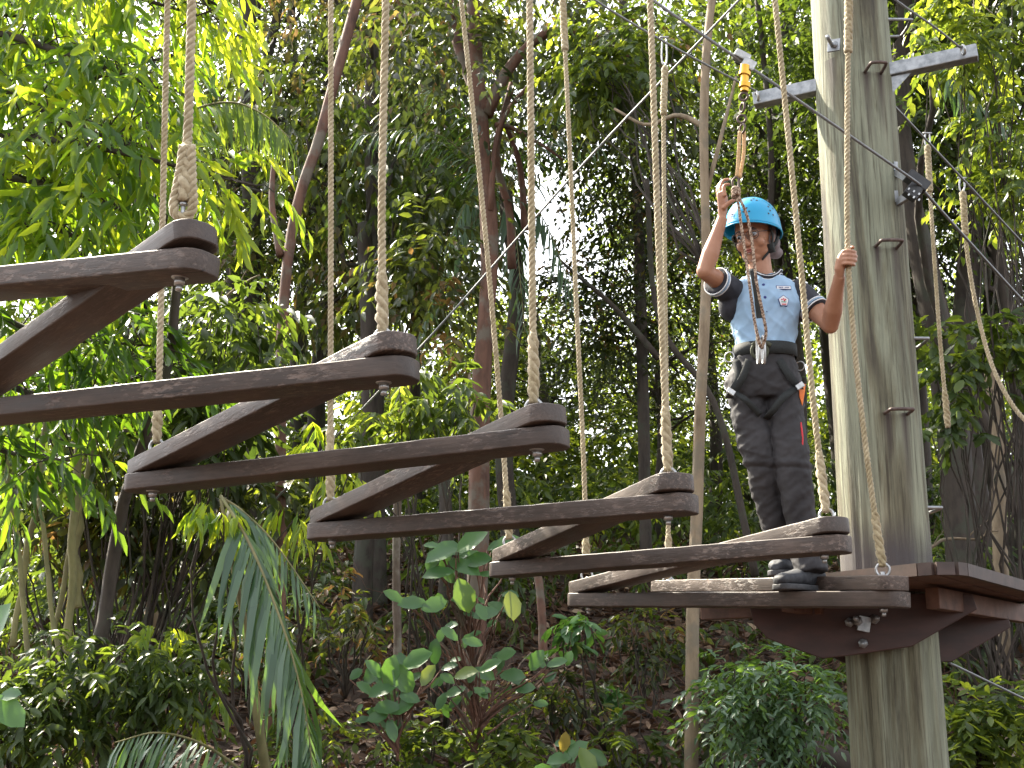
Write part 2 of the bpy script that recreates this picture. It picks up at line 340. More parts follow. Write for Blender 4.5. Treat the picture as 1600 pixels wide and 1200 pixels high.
def leaf_mesh(name, pos, d, up, L, W, tint, tpl='diamond'):
    tv, tf = TPL[tpl]; N = len(pos); d = nrm(d)
    side = nrm(np.cross(d, up)); n = np.cross(side, d)
    L = np.broadcast_to(L, (N,)); W = np.broadcast_to(W, (N,))
    V = (pos[:, None, :] + d[:, None, :] * (tv[None, :, 0:1] * L[:, None, None]) + side[:, None, :] * (tv[None, :, 1:2] * W[:, None, None])
         + n[:, None, :] * (tv[None, :, 2:3] * L[:, None, None]))
    K = len(tv); me = bpy.data.meshes.new(name)
    loops = []; starts = []; off = 0; idx = []
    base = (np.arange(N) * K)[:, None]
    per = []; tot = []
    for f in tf:
        g = f[:3] if f[2] == f[3] else f
        per += list(g); tot.append(len(g))
    lv = (base + np.array(per)[None, :]).ravel()
    tot = np.array(tot); st = np.concatenate([[0], np.cumsum(tot)[:-1]]); Lp = len(per)
    ls = ((np.arange(N) * Lp)[:, None] + st[None, :]).ravel()
    me.vertices.add(N * K); me.vertices.foreach_set('co', V.astype(np.float32).ravel())
    me.loops.add(len(lv)); me.loops.foreach_set('vertex_index', lv.astype(np.int32))
    me.polygons.add(len(ls)); me.polygons.foreach_set('loop_start', ls.astype(np.int32))
    me.update(calc_edges=True)
    at = me.attributes.new('tint', 'FLOAT', 'POINT'); at.data.foreach_set('value', np.repeat(tint, K).astype(np.float32))
    return me
def twigs(starts, dirs, ln, K, L, W, droop=.5, spread=.8, hang=.5, tint=None, rng=np.random, upw=1.0):
    """leaves set alternately along drooping twigs"""
    N = len(starts); dirs = nrm(dirs); tt = (np.arange(K) + .6) / K
    ln = np.broadcast_to(ln, (N,))
    pos = starts[:, None, :] + dirs[:, None, :] * (tt[None, :, None] * ln[:, None, None])
    pos[:, :, 2] -= droop * (tt[None, :] ** 2) * ln[:, None]
    side = nrm(np.cross(dirs, np.array([0, 0, 1.0])) + 1e-4)
    sg = np.where(np.arange(K) % 2 == 0, 1.0, -1.0)
    d = dirs[:, None, :] * .6 + side[:, None, :] * (sg[None, :, None] * spread) + rng.normal(0, .28, (N, K, 3))
    d[:, :, 2] -= hang + droop * tt[None, :] * .8
    up = rng.normal(0, .45, (N, K, 3)); up[:, :, 2] += upw
    LL = L * rng.uniform(.65, 1.15, (N, K)); WW = W * rng.uniform(.7, 1.15, (N, K))
    ti = (tint[:, None] if tint is not None else .4) + rng.normal(0, .16, (N, K))
    return pos.reshape(-1, 3), nrm(d.reshape(-1, 3)), up.reshape(-1, 3), LL.ravel(), WW.ravel(), np.clip(ti.ravel(), 0, 1)
def limb(mb, a, b, r0, r1, sag=.0, n=8, seg=6, jit=.08, rng=random):
    a = Vector(a); b = Vector(b); L = (b - a).length; pts = []
    o = Vector((rng.random() * 50, rng.random() * 50, 0))
    for i in range(n):
        t = i / (n - 1); p = a.lerp(b, t); k = math.sin(math.pi * t)
        p += Vector((noise.noise(o + Vector((t * 2.5, 0, 0))), noise.noise(o + Vector((0, t * 2.5, 3))), noise.noise(o + Vector((5, 0, t * 2.5))))) * (L * jit * 2 * min(1, k * 2))
        p.z += sag * L * k; pts.append(p)
    mb.tube(pts, [r0 + (r1 - r0) * i / (n - 1) for i in range(n)], seg, wob=.12); return pts

def ground_z(x, y):
    ys = [-200, 0, 3, 6, 9, 12, 15, 20, 40, 200]; zs = [-8, 0, 0, .25, .95, 2.0, 3.1, 4.2, 6.0, 14]
    return float(np.interp(y, ys, zs)) + .10 * noise.noise(Vector((x * .5, y * .5, 0))) + .05 * noise.noise(Vector((x * 1.7, y * 1.7, 4)))

# ================================================================== GROUND
xs = np.concatenate([np.linspace(-60, -14, 12), np.linspace(-12, 12, 97), np.linspace(14, 60, 12)])
ys = np.concatenate([np.linspace(-20, -4, 6), np.linspace(-2, 24, 105), np.linspace(27, 80, 16)])
V = [(x, y, ground_z(x, y)) for y in ys for x in xs]; nx = len(xs)
Fc = [(j * nx + i, j * nx + i + 1, (j + 1) * nx + i + 1, (j + 1) * nx + i) for j in range(len(ys) - 1) for i in range(nx - 1)]
me = bpy.data.meshes.new('ground'); me.from_pydata(V, [], Fc); g = link('ground', me, M_SOIL); tag(g, kind='structure')

def gz(P2): return np.array([ground_z(a, b_) for a, b_ in P2])
rng = np.random.RandomState(3)
N = 34000; q = np.stack([rng.uniform(-7, 7, N), rng.uniform(6.5, 17, N)], 1); pos = np.column_stack([q, gz(q) + rng.uniform(.0, .05, N)])
d = rng.normal(0, 1, (N, 3)); d[:, 2] = rng.normal(.1, .35, N); up = rng.normal(0, .5, (N, 3)); up[:, 2] += 1
me = leaf_mesh('leaf_litter', pos, d, up, rng.uniform(.07, .16, N), rng.uniform(.035, .07, N), np.clip(rng.beta(2, 2.5, N) + (rng.rand(N) > .96) * .4, 0, 1), 'lance')
tag(link('leaf_litter', me, M_LITTER), 'dry brown fallen leaves covering the forest bank', 'leaf litter', kind='stuff')

# ================================================================== FOREST
def crown_mesh(name, cl, K, L, W, tpl='diamond', nt=18, seed=0, droop=.5, hang=.5, ln=.5, tint=.45, tvar=.18):
    """cl: list of cluster centres and radii"""
    rg = np.random.RandomState(seed); S_ = []; D_ = []; T_ = []; Lg = []
    for (x, y, z, r_) in cl:
        dd = nrm(rg.normal(0, 1, (nt, 3)) * np.array([1, 1, .75])); rr = rg.uniform(.15, 1, (nt, 1)) ** .6 * r_
        S_.append(np.array([x, y, z]) + dd * rr * np.array([1, 1, .7])); D_.append(dd + rg.normal(0, .3, (nt, 3)))
        T_.append(np.full(nt, tint + rg.normal(0, tvar))); Lg.append(rg.uniform(.6, 1.2, nt) * ln)
    a = twigs(np.vstack(S_), np.vstack(D_), np.concatenate(Lg), K, L, W, droop=droop, hang=hang, tint=np.concatenate(T_), rng=rg)
    return leaf_mesh(name, *a, tpl=tpl)
def make_tree(name, base, H, r0, lean, crown, ncl, leaf, lm, bm_, seed, label, group, cat='tree', tops=None, tpl='diamond', nt=18, K=10, low=.35, tint=.45, tvar=.18, rc=(.5, 1.0), hang=.5):
    """crown = (cz, rx, ry, rz) around the stem; makes trunk with limbs running to every leaf clump"""
    rn = random.Random(seed); base = Vector(base)
    root = empty(name, base, label, cat, group)
    mb = MB(); top = base + Vector((lean[0], lean[1], H))
    st = []
    for i in range(14):
        t = i / 13; p = base.lerp(top, t)
        p += Vector((noise.noise(Vector((seed, t * 3, 0))), noise.noise(Vector((seed, t * 3, 7))), 0)) * .35 * math.sin(math.pi * t)
        st.append(p)
    mb.tube([st[0] - Vector((0, 0, .5))] + st, [r0 * 1.5] + [r0 * (1 - .75 * i / 13) for i in range(14)], 10, wob=.18, seed=seed)
    cl = []
    cz, rx, ry, rz = crown; cc = base + Vector((lean[0] * cz / H, lean[1] * cz / H, cz))
    while len(cl) < ncl:
        v = Vector((rn.uniform(-1, 1), rn.uniform(-1, 1), rn.uniform(-1, 1)))
        if .25 < v.length < 1:
            p = cc + Vector((v.x * rx, v.y * ry, v.z * rz)); cl.append((p.x, p.y, p.z, rn.uniform(*rc)))
    for i, (x, y, z, r_) in enumerate(cl):
        if i % 3 == 0:
            tt = min(.97, max(low, (z - base.z) / H - .12)); k = tt * 13; j = min(12, int(k)); s0 = st[j].lerp(st[j + 1], k - j)
            limb(mb, s0, (x, y, z), r0 * .32 * (1.1 - tt * .6), .012, n=7, seg=5, jit=.1, rng=rn)
    mb.build('trunk', bm_, root, fix=False)
    link('crown', crown_mesh('crown', cl, K, leaf[0], leaf[1], tpl, nt, seed, tint=tint, tvar=tvar, hang=hang), lm, root, smooth=False)
    return root
def copy_tree(src, loc, rz, sc, label, group):
    o = src.copy(); COL.objects.link(o); o.location = loc; o.rotation_euler = (0, 0, rz); o.scale = (sc[0], sc[0], sc[1]); o['label'] = label; o['group'] = group
    for ch in src.children:
        c = ch.copy(); COL.objects.link(c); c.parent = o
    return o
GR = 'forest trees behind the rope course'
def bp(px, Y): x = P(px, 900, Y).x; return Vector((x, Y, ground_z(x, Y)))
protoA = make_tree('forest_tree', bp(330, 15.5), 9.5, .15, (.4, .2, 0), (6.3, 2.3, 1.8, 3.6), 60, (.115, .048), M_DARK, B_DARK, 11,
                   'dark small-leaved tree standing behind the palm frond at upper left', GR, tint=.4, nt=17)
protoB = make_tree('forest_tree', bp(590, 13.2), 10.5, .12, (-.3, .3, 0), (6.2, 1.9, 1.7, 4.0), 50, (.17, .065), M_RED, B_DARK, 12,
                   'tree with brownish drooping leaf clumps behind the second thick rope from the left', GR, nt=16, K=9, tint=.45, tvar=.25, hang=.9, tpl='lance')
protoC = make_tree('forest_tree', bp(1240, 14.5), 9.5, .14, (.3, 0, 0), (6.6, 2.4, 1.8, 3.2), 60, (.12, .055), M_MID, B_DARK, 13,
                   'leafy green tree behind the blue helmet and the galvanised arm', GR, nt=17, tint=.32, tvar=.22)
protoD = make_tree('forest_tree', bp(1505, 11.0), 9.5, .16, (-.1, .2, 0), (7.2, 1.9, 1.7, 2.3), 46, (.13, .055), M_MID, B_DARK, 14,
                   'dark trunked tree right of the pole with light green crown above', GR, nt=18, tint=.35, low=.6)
for src, px, Y, rz, sc, lab in [
    (protoA, 60, 17, 1.0, (1.1, 1.05), 'dark tree behind the bright hanging leaves in the upper left corner'),
    (protoC, 180, 13.5, 2.0, (.8, .62), 'low leafy tree behind the long plank nearest the camera'),
    (protoA, 470, 18.5, 2.4, (1.15, 1.1), 'tall dark tree with small sky gaps between the first two thick ropes'),
    (protoA, 500, 16.0, 4.0, (.9, .95), 'dark green tree showing small sunlit leaves beside the second thick rope'),
    (protoA, 655, 17.5, 3.3, (.72, 1.0), 'dark tree left of the reddish trunk'),
    (protoC, 1120, 17.2, 5.0, (.72, .78), 'sunlit yellow green tree low behind the two close ropes at centre right'),
    (protoA, 1040, 15.0, 4.4, (.7, .42), 'dark low tree behind the fourth plank from the left'),
    (protoA, 1180, 18.5, .5, (1.1, 1.15), 'dark tree behind the raised arm of the climber'),
    (protoA, 1330, 16.5, 1.7, (1.0, 1.0), 'dark tree hidden mostly by the thick pole'),
    (protoC, 1450, 14.5, .8, (.85, .9), 'green tree beside the loose rope ends right of the pole'),
    (protoA, 1590, 14.0, 2.9, (.9, .8), 'dark tree behind the pale slim trunk at the right edge'),
    (protoD, 1545, 12.6, 2.2, (1.05, 1.0), 'second dark trunked tree at the right, behind the slack rope'),
    (protoC, 1600, 12.5, 5.5, (.8, 1.02), 'bright leafed tree filling the upper right corner'),
    (protoB, 640, 15.0, 2.6, (.7, .95), 'brownish leaved tree between the second and third thick ropes'),
    (protoA, 850, 19.5, 1.3, (1.1, .38), 'low far tree under the bright sky opening')]:
    b0 = bp(px, Y); b0.z -= .05
    copy_tree(src, b0, rz, sc, lab, GR)

# far wood reading as one mass (with the real opening left of the climber)
rg = np.random.RandomState(21); cl = []
gaps = [(858, 345, 52, 95), (965, 395, 50, 38), (420, 120, 60, 50), (560, 60, 40, 30), (355, 90, 40, 40), (880, 620, 30, 40), (1260, 560, 25, 40)]
def add_mass(n, Y0, Y1, y0, y1, x0=-150, x1=1750, r0=.5, r1=1.1, usegap=True):
    k = 0
    while k < n:
        px, py, Y = rg.uniform(x0, x1), rg.uniform(y0, y1), rg.uniform(Y0, Y1)
        if usegap and any(((px - a) / c) ** 2 + ((py - b_) / d_) ** 2 < 1.9 for a, b_, c, d_ in gaps): continue
        p = P(px, py, Y); 
        if p.z < ground_z(p.x, p.y): continue
        cl.append((p.x, p.y, p.z, rg.uniform(r0, r1))); k += 1
add_mass(190, 20, 28, -120, 560); add_mass(330, 20, 26, 480, 760); add_mass(240, 17, 22, 640, 900); add_mass(50, 24, 32, -600, -60)  # last call: unseen canopy above the view, added to shade the wood
me = crown_mesh('distant_wood', cl, 9, .17, .085, 'diamond', 20, 5, ln=.7, tint=.62, tvar=.25)  # raised tint puts a sunlit look into the far leaf colour
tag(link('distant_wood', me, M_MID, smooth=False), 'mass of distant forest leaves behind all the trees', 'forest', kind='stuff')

# low undergrowth on the bank
rg = np.random.RandomState(31); cl = []
for k in range(260):
    Y = rg.uniform(10.5, 16); px = rg.uniform(-50, 1650); p = bp(px, Y)
    dens = .9 if (px < 450 or px > 1350) else .45
    if Y < 13 and 520 < px < 1330: dens = .18
    if rg.rand() > dens: continue
    cl.append((p.x, p.y, p.z + rg.uniform(.1, .9) * (1.3 if px < 300 or Y > 13.5 else .8), rg.uniform(.2, .5)))
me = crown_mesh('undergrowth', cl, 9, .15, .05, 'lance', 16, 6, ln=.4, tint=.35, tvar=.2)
tag(link('undergrowth', me, M_MID, smooth=False), 'shaded green undergrowth along the forest bank', 'undergrowth', kind='stuff')

# ---- single slim trunks and the large reddish tree
def stem(name, pts, r0, r1, m, label, cat='tree', group=None, extra=None, seg=10):
    """pts are (px, py, Y)"""
    W_ = [P(*p) for p in pts]; root = empty(name, W_[-1], label, cat, group)
    sp_ = [Vector(q) for q in spline(W_, 26)]; mb = MB()
    mb.tube(sp_, [r1 + (r0 - r1) * i / 25 for i in range(26)], seg, wob=.2, seed=pts[0][0])
    for (pp, a, b_) in (extra or []):
        q = [Vector(v) for v in spline([P(*p) for p in pp], 14)]
        mb.tube(q, [a + (b_ - a) * i / 13 for i in range(14)], 7, wob=.15)
    mb.build('trunk', m, root, fix=False); return root
def foliage(root, regs, K, L, W, m, tpl, nt, seed, **k):
    """regs: (px,py,Y,r)"""
    cl = []
    for px, py, Y, r_ in regs: p = P(px, py, Y); cl.append((p.x, p.y, p.z, r_))
    o = link('crown', crown_mesh('crown', cl, K, L, W, tpl, nt, seed, **k), m, root, smooth=False); return o
R0 = random.Random(99)
rt = stem('reddish_tree', [(735, -60, 10.2), (745, 120, 10.2), (757, 260, 10.2), (765, 400, 10.1), (752, 600, 10.0), (748, 820, 9.9), (742, 1000, 9.8), (735, 1290, 9.6)],
          .088, .058, B_RED, 'tree with reddish peeling trunk and a limb reaching right, behind the third thin rope', extra=[
          ([(760, 180, 10.2), (800, 100, 10.2), (862, 48, 10.1), (930, 60, 10.0), (985, 90, 9.9), (1060, 130, 9.9)], .06, .02),
          ([(765, 330, 10.1), (780, 200, 10.2), (830, 130, 10.3), (880, 80, 10.5)], .03, .012),
          ([(775, 195, 10.2), (800, 200, 10.3), (845, 225, 10.2), (880, 250, 10.2)], .025, .01),
          ([(800, 420, 10.6), (795, 330, 10.5), (775, 240, 10.4), (800, 130, 10.4)], .04, .03),
          ([(820, 360, 10.6), (812, 260, 10.5), (790, 195, 10.4)], .035, .02),
          ([(700, -20, 10.6), (712, 60, 10.5), (745, 150, 10.3)], .04, .05)])
foliage(rt, [(600 + i * 26 + random.uniform(-25, 25), random.uniform(-60, 150), 10.2 + random.uniform(-.4, .6), .45) for i in range(18)] +
        [(940 + random.uniform(-50, 80), random.uniform(50, 160), 9.9, .3) for i in range(7)] + [(690 + random.uniform(-40, 40), random.uniform(250, 520), 10.4, .35) for i in range(6)],
        10, .12, .05, M_DARK, 'lance', 14, 41, tint=.5, tvar=.2)
stem('slim_tree', [(1120, -60, 8.7), (1103, 90, 8.6), (1100, 250, 8.6), (1104, 420, 8.6), (1096, 600, 8.5), (1090, 760, 8.5), (1083, 950, 8.4), (1079, 1280, 8.3)], .044, .03, B_PALE,
     'pale slim trunk standing between the ropes and the climber', 'tree',
     extra=[([(1103, 200, 8.6), (1060, 180, 8.7), (1010, 195, 8.8), (960, 170, 8.9)], .022, .01), ([(1104, 300, 8.6), (1130, 200, 8.7), (1150, 120, 8.9)], .02, .01)])
lt = stem('mottled_tree', [(575, -60, 9.8), (525, 120, 9.6), (498, 220, 9.5), (470, 300, 9.4), (448, 420, 9.3), (440, 560, 9.2), (438, 760, 9.0), (440, 900, 8.8), (430, 1040, 8.6), (405, 1260, 8.4)], .038, .045, B_RED,
     'pale mottled slanting trunk behind the lower palm frond', 'tree', extra=[([(438, 400, 9.3), (425, 320, 9.4), (428, 250, 9.5)], .03, .02)])
stem('sapling', [(622, 760, 9.2), (619, 900, 9.2), (621, 1020, 9.1), (616, 1260, 9.0)], .032, .028, B_MOTTLE, 'thin grey mottled stem left of the broad leaves', 'sapling')
stem('sapling', [(838, 880, 9.4), (846, 950, 9.3), (850, 1040, 9.2), (862, 1100, 9.2), (880, 1260, 9.0)], .030, .03, B_RED, 'thin reddish brown stem below the fifth plank', 'sapling')
stem('slim_tree', [(1545, 560, 9.6), (1560, 700, 9.5), (1562, 860, 9.4), (1568, 960, 9.3), (1570, 1090, 9.2), (1576, 1260, 9.1)], .06, .05, B_PALE,
     'pale trunk beside the right end of the platform', 'tree')
stem('slim_dark_tree', [(1175, -80, 12.5), (1205, 250, 12.3), (1195, 560, 12.5), (1230, 1000, 12.4)], .036, .03, B_DARK, 'slim dark tree behind the climber', 'tree')
stem('leaning_tree', [(1010, 280, 11.5), (1030, 500, 11.4), (1120, 640, 11.2), (1180, 900, 11)], .035, .025, B_DARK, 'dark leaning tree left of the climber', 'tree',
     extra=[([(870, 400, 11.6), (890, 420, 11.6), (960, 480, 11.5), (1030, 560, 11.4)], .006, .035)])
for px, top, bot, Y, r_, lab in [(385, -50, 860, 14, .13, 'dark tall trunk left of the slanting mottled trunk'), (570, 350, 930, 12.5, .10, 'dark trunk stub between the second plank and the leaf bank'),
                             (690, 700, 1000, 12, .07, 'thin dark trunk left of the reddish trunk')]:
    stem('dark_tree', [(px, top, Y), (px + 8, (top + bot) / 2, Y), (px - 6, bot + 60, Y)], r_, r_ * .8, B_DARK, lab, 'tree')

dt = stem('dark_tree', [(965, -80, 12.6), (985, 150, 12.6), (1000, 420, 12.5), (1010, 900, 12.3)], .06, .045, B_DARK, 'slender dark leafed tree closing the sky opening on its right', 'tree')
foliage(dt, [(R0.uniform(915, 1080), R0.uniform(140, 330), 12.4, .32) for i in range(20)] + [(R0.uniform(985, 1080), R0.uniform(300, 520), 12.4, .32) for i in range(14)] + [(R0.uniform(880, 1000), R0.uniform(430, 560), 12.5, .3) for i in range(12)]
        + [(R0.uniform(800, 930), R0.uniform(120, 240), 12.6, .3) for i in range(14)] + [(R0.uniform(860, 960), R0.uniform(260, 420), 12.6, .22) for i in range(4)], 9, .10, .042, M_DARK, 'diamond', 14, 43, tint=.4, tvar=.25)
# ---- foreground tree at left: hanging bright leaves
root = empty('hanging_leaf_tree', P(-500, 1000, 6.6), 'tree with long bright backlit leaves hanging into the upper left', 'tree')
mb = MB(); rn = random.Random(5); rg = np.random.RandomState(9)
tb = Vector((P(-420, 900, 7.2).x, 7.2, ground_z(-3.5, 7.2))); tp = P(-330, -250, 7.0)
limb(mb, tb, tp, .16, .10, n=14, seg=10, jit=.03)
S_ = []; D_ = []; T_ = []
def branch(ends, Y, tint, n=46, r=.035, spread_=.28):
    q = [Vector(v) for v in spline([P(*e) for e in ends], 22)]
    mb.tube(q, [r * (1 - .85 * i / 21) for i in range(22)], 6, wob=.1)
    for k in range(n):
        t = rn.uniform(.12, 1) ** .8 * 21; j = min(20, int(t)); p = q[j].lerp(q[j + 1], t - j)
        dd = (q[j + 1] - q[j]).normalized()
        v = Vector((rn.gauss(0, 1), rn.gauss(0, 1), rn.gauss(.1, .7))).normalized()
        e = p + v * rn.uniform(.05, spread_)
        mb.tube([p, p.lerp(e, .5) + Vector((0, 0, .02)), e], [.006, .004, .003], 4, cap=False)
        S_.append(e); D_.append((dd * .7 + v * .8 + Vector((0, 0, -.25)))[:]); T_.append(tint + rn.gauss(0, .16))
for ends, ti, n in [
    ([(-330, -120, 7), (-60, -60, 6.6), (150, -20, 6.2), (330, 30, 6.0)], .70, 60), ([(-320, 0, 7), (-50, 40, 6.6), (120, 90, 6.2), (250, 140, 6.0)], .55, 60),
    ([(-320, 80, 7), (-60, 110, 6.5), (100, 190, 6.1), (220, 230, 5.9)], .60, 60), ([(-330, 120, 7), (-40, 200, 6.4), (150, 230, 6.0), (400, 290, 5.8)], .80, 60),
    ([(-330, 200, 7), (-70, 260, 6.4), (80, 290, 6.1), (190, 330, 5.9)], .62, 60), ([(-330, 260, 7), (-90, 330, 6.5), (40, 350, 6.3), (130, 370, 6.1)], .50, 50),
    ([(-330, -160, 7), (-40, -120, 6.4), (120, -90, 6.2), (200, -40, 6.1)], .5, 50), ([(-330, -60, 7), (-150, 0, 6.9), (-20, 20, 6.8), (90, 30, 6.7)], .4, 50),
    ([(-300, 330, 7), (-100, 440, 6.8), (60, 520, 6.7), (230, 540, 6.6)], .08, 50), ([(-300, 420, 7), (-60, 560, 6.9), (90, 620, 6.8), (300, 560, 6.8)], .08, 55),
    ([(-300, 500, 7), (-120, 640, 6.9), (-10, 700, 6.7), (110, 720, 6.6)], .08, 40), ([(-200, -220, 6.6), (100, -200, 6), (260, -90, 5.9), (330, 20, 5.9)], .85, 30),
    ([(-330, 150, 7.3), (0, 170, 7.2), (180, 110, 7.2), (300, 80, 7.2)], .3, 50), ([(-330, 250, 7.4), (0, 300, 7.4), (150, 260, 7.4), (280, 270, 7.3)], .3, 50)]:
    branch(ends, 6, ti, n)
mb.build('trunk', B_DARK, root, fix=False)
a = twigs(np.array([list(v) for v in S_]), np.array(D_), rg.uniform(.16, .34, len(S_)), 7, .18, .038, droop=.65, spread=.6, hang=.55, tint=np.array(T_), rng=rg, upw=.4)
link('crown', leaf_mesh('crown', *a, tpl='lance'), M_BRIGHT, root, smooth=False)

# ---- hanging sunlit sprays mid picture, light green sprays upper right
def spray_plant(name, label, regs, K, L, W, m, tpl, seed, cat='shrub', nt=10, stemto=None, **k):
    base = P(*(stemto or (regs[0][0], 1180, regs[0][2]))); root = empty(name, base, label, cat)
    mb = MB()
    for px, py, Y, r_ in regs: limb(mb, base, P(px, py, Y), .012, .004, n=8, seg=5, jit=.06)
    mb.build('stem', B_DARK, root, fix=False)
    foliage(root, regs, K, L, W, m, tpl, nt, seed, **k).name = 'foliage'; return root
R_ = random.Random(77)
spray_plant('hanging_spray', 'yellow green drooping leaves beside the thin rope under the second plank', [(500, 690, 7.2, .12), (530, 760, 7.2, .14), (545, 740, 7.3, .1), (470, 800, 7.3, .12)],
            7, .17, .03, M_BRIGHT, 'lance', 51, nt=5, tint=1, hang=1.6, ln=.15, stemto=(440, 1150, 8.5))
spray_plant('broadleaf_shrub', 'light green leafy tree branch right of the thick rope near the top', [(1000 + R_.uniform(-90, 90), 90 + R_.uniform(-60, 60), 9.3, .25) for i in range(14)],
            9, .11, .045, M_MID, 'lance', 52, nt=10, tint=.75, ln=.25, stemto=(1103, 420, 8.7), cat='branch')
spray_plant('broadleaf_shrub', 'fresh green leaves hanging right of the pole above the slack rope', [(1500 + R_.uniform(-60, 90), 40 + R_.uniform(-60, 60), 8.8, .28) for i in range(14)] +
            [(1560 + R_.uniform(-40, 60), 250 + R_.uniform(-60, 60), 8.8, .28) for i in range(12)], 9, .11, .045, M_MID, 'lance', 53, nt=10, tint=.7, ln=.25, stemto=(1640, 1150, 9), cat='branch')
spray_plant('young_tree', 'young tree with green leaves between the slack rope and the pale trunk', [(1510 + R_.uniform(-60, 80), 560 + R_.uniform(-60, 120), 8.6, .18) for i in range(16)],
            8, .12, .055, M_MID, 'oval', 54, nt=6, tint=.5, ln=.2, stemto=(1560, 1150, 9))
spray_plant('leafy_sapling', 'sapling with mid green leaves between the second and third planks', [(700 + R_.uniform(-90, 60), 620 + R_.uniform(-40, 60), 8.6, .16) for i in range(10)] +
            [(560, 670, 8.6, .2), (590, 650, 8.6, .2)], 8, .14, .045, M_MID, 'lance', 55, nt=6, tint=.6, ln=.2, stemto=(690, 1180, 9), cat='sapling')
spray_plant('understory_shrub', 'leafy shrub just under the nearest planks at left', [(R_.uniform(20, 420), R_.uniform(480, 700), 8.2, .3) for i in range(34)],
            9, .15, .05, M_MID, 'lance', 56, nt=7, tint=.28, ln=.3, stemto=(200, 1150, 8.6))
spray_plant('grey_green_shrub', 'grey green shrub below the long planks at left', [(R_.uniform(-20, 420), R_.uniform(690, 860), 8.8, .3) for i in range(34)],
            9, .13, .05, M_DARK, 'lance', 57, nt=10, tint=.55, ln=.3, stemto=(150, 1180, 8.8))
spray_plant('leafy_bush', 'low bush with fine leaves at the bottom left', [(R_.uniform(90, 310), R_.uniform(1010, 1140), 7.0, .16) for i in range(22)],
            9, .085, .03, M_MID, 'lance', 58, nt=9, tint=.55, ln=.2, stemto=(180, 1260, 7.2))
spray_plant('leafy_bush', 'dark bush in the lower left corner', [(R_.uniform(-30, 130), R_.uniform(1050, 1200), 6.8, .2) for i in range(16)],
            9, .10, .035, M_MID, 'lance', 59, nt=9, tint=.3, ln=.2, stemto=(40, 1300, 7))
spray_plant('bright_sprig', 'bright yellow green drooping leaves above the bottom left bush', [(235, 1000, 7.0, .05), (255, 985, 7.0, .05), (300, 1120, 6.9, .06), (325, 1090, 6.9, .05)],
            6, .13, .032, M_BRIGHT, 'lance', 60, nt=3, tint=1, hang=1.4, ln=.08, stemto=(200, 1250, 7.2), cat='plant')
spray_plant('bright_sprig', 'bright yellow green leaves hanging over the top of the young palm', [(335, 800, 6.1, .05), (350, 815, 6.1, .06), (320, 810, 6.1, .05)],
            6, .15, .034, M_BRIGHT, 'lance', 66, nt=3, tint=.95, hang=1.5, ln=.08, stemto=(380, 1250, 6.9), cat='plant')
for k, (cx_, cy_, Y_, sp_, lab, mt_, tp_) in enumerate([(470, 1150, 8.2, 60, 'small bush between the young palm and the broad leaved sapling', M_MID, 'lance'), (1000, 1160, 8.4, 55, 'small leafy bush at the bottom edge left of the pale slim trunk', M_MID, 'oval'),
        (1130, 1130, 8.8, 35, 'low dark bush just right of the pale slim trunk', M_DARK, 'lance'), (880, 1080, 9.0, 45, 'sparse bush right of the reddish stem', M_DARK, 'oval'), (790, 1120, 8.8, 45, 'low bush in front of the reddish trunk base', M_MID, 'lance'),
        (1010, 1000, 10.0, 50, 'dim bush on the bank below the lowest plank', M_DARK, 'lance'), (540, 960, 9.8, 55, 'dim bush behind the thin mottled stem', M_DARK, 'oval'), (400, 1000, 9.0, 50, 'dim bush behind the young palm', M_DARK, 'lance')]):
    spray_plant('leafy_bush', lab, [(cx_ + R_.uniform(-sp_, sp_), cy_ + R_.uniform(-sp_, sp_) * .8, Y_ + R_.uniform(-.2, .3), .12) for i in range(10)], 8, .09, .035, mt_, tp_, 120 + k, nt=5, tint=.5, tvar=.25, ln=.2, hang=.3, stemto=(cx_, cy_ + 130, Y_ + .1), cat='bush')
spray_plant('fern_bush', 'grey green ferny bush under the platform left of the pole', [(R_.uniform(1140, 1310), R_.uniform(1030, 1170), 8.0, .14) for i in range(26)],
            12, .075, .026, M_PALM, 'lance', 61, nt=8, tint=.8, ln=.3, hang=.2, stemto=(1240, 1240, 8.2))
spray_plant('leafy_bush', 'fresh green bush right of the pole base', [(R_.uniform(1490, 1600), R_.uniform(1090, 1190), 7.8, .18) for i in range(20)],
            8, .10, .035, M_MID, 'oval', 62, nt=9, tint=.8, ln=.2, hang=.1, stemto=(1540, 1260, 8))
spray_plant('leafy_bush', 'glossy leaved bush at the bottom edge below the broad leaves', [(R_.uniform(560, 700), R_.uniform(1130, 1200), 8.4, .14) for i in range(9)] + [(R_.uniform(730, 830), R_.uniform(1150, 1200), 8, .12) for i in range(6)],
            8, .10, .04, M_MID, 'oval', 63, nt=6, tint=.55, ln=.2, hang=.1, stemto=(660, 1260, 8.4))
spray_plant('seedling', 'tiny seedling on the leaf litter below the lowest plank', [(955, 1075, 9.2, .05), (965, 1085, 9.2, .05)], 5, .13, .06, M_BROAD, 'oval', 64, nt=3, tint=.4, ln=.06, hang=.1, stemto=(960, 1130, 9.2), cat='plant')
spray_plant('pale_sapling', 'sapling with a few pale leaves under the left end of the lowest plank', [(900, 975, 8.6, .08), (925, 985, 8.6, .1), (880, 1010, 8.6, .08), (915, 965, 8.6, .05)], 5, .13, .055, M_BROAD, 'oval', 65, nt=4, tint=.5, ln=.1, hang=.3, stemto=(950, 1180, 9.0), cat='sapling')

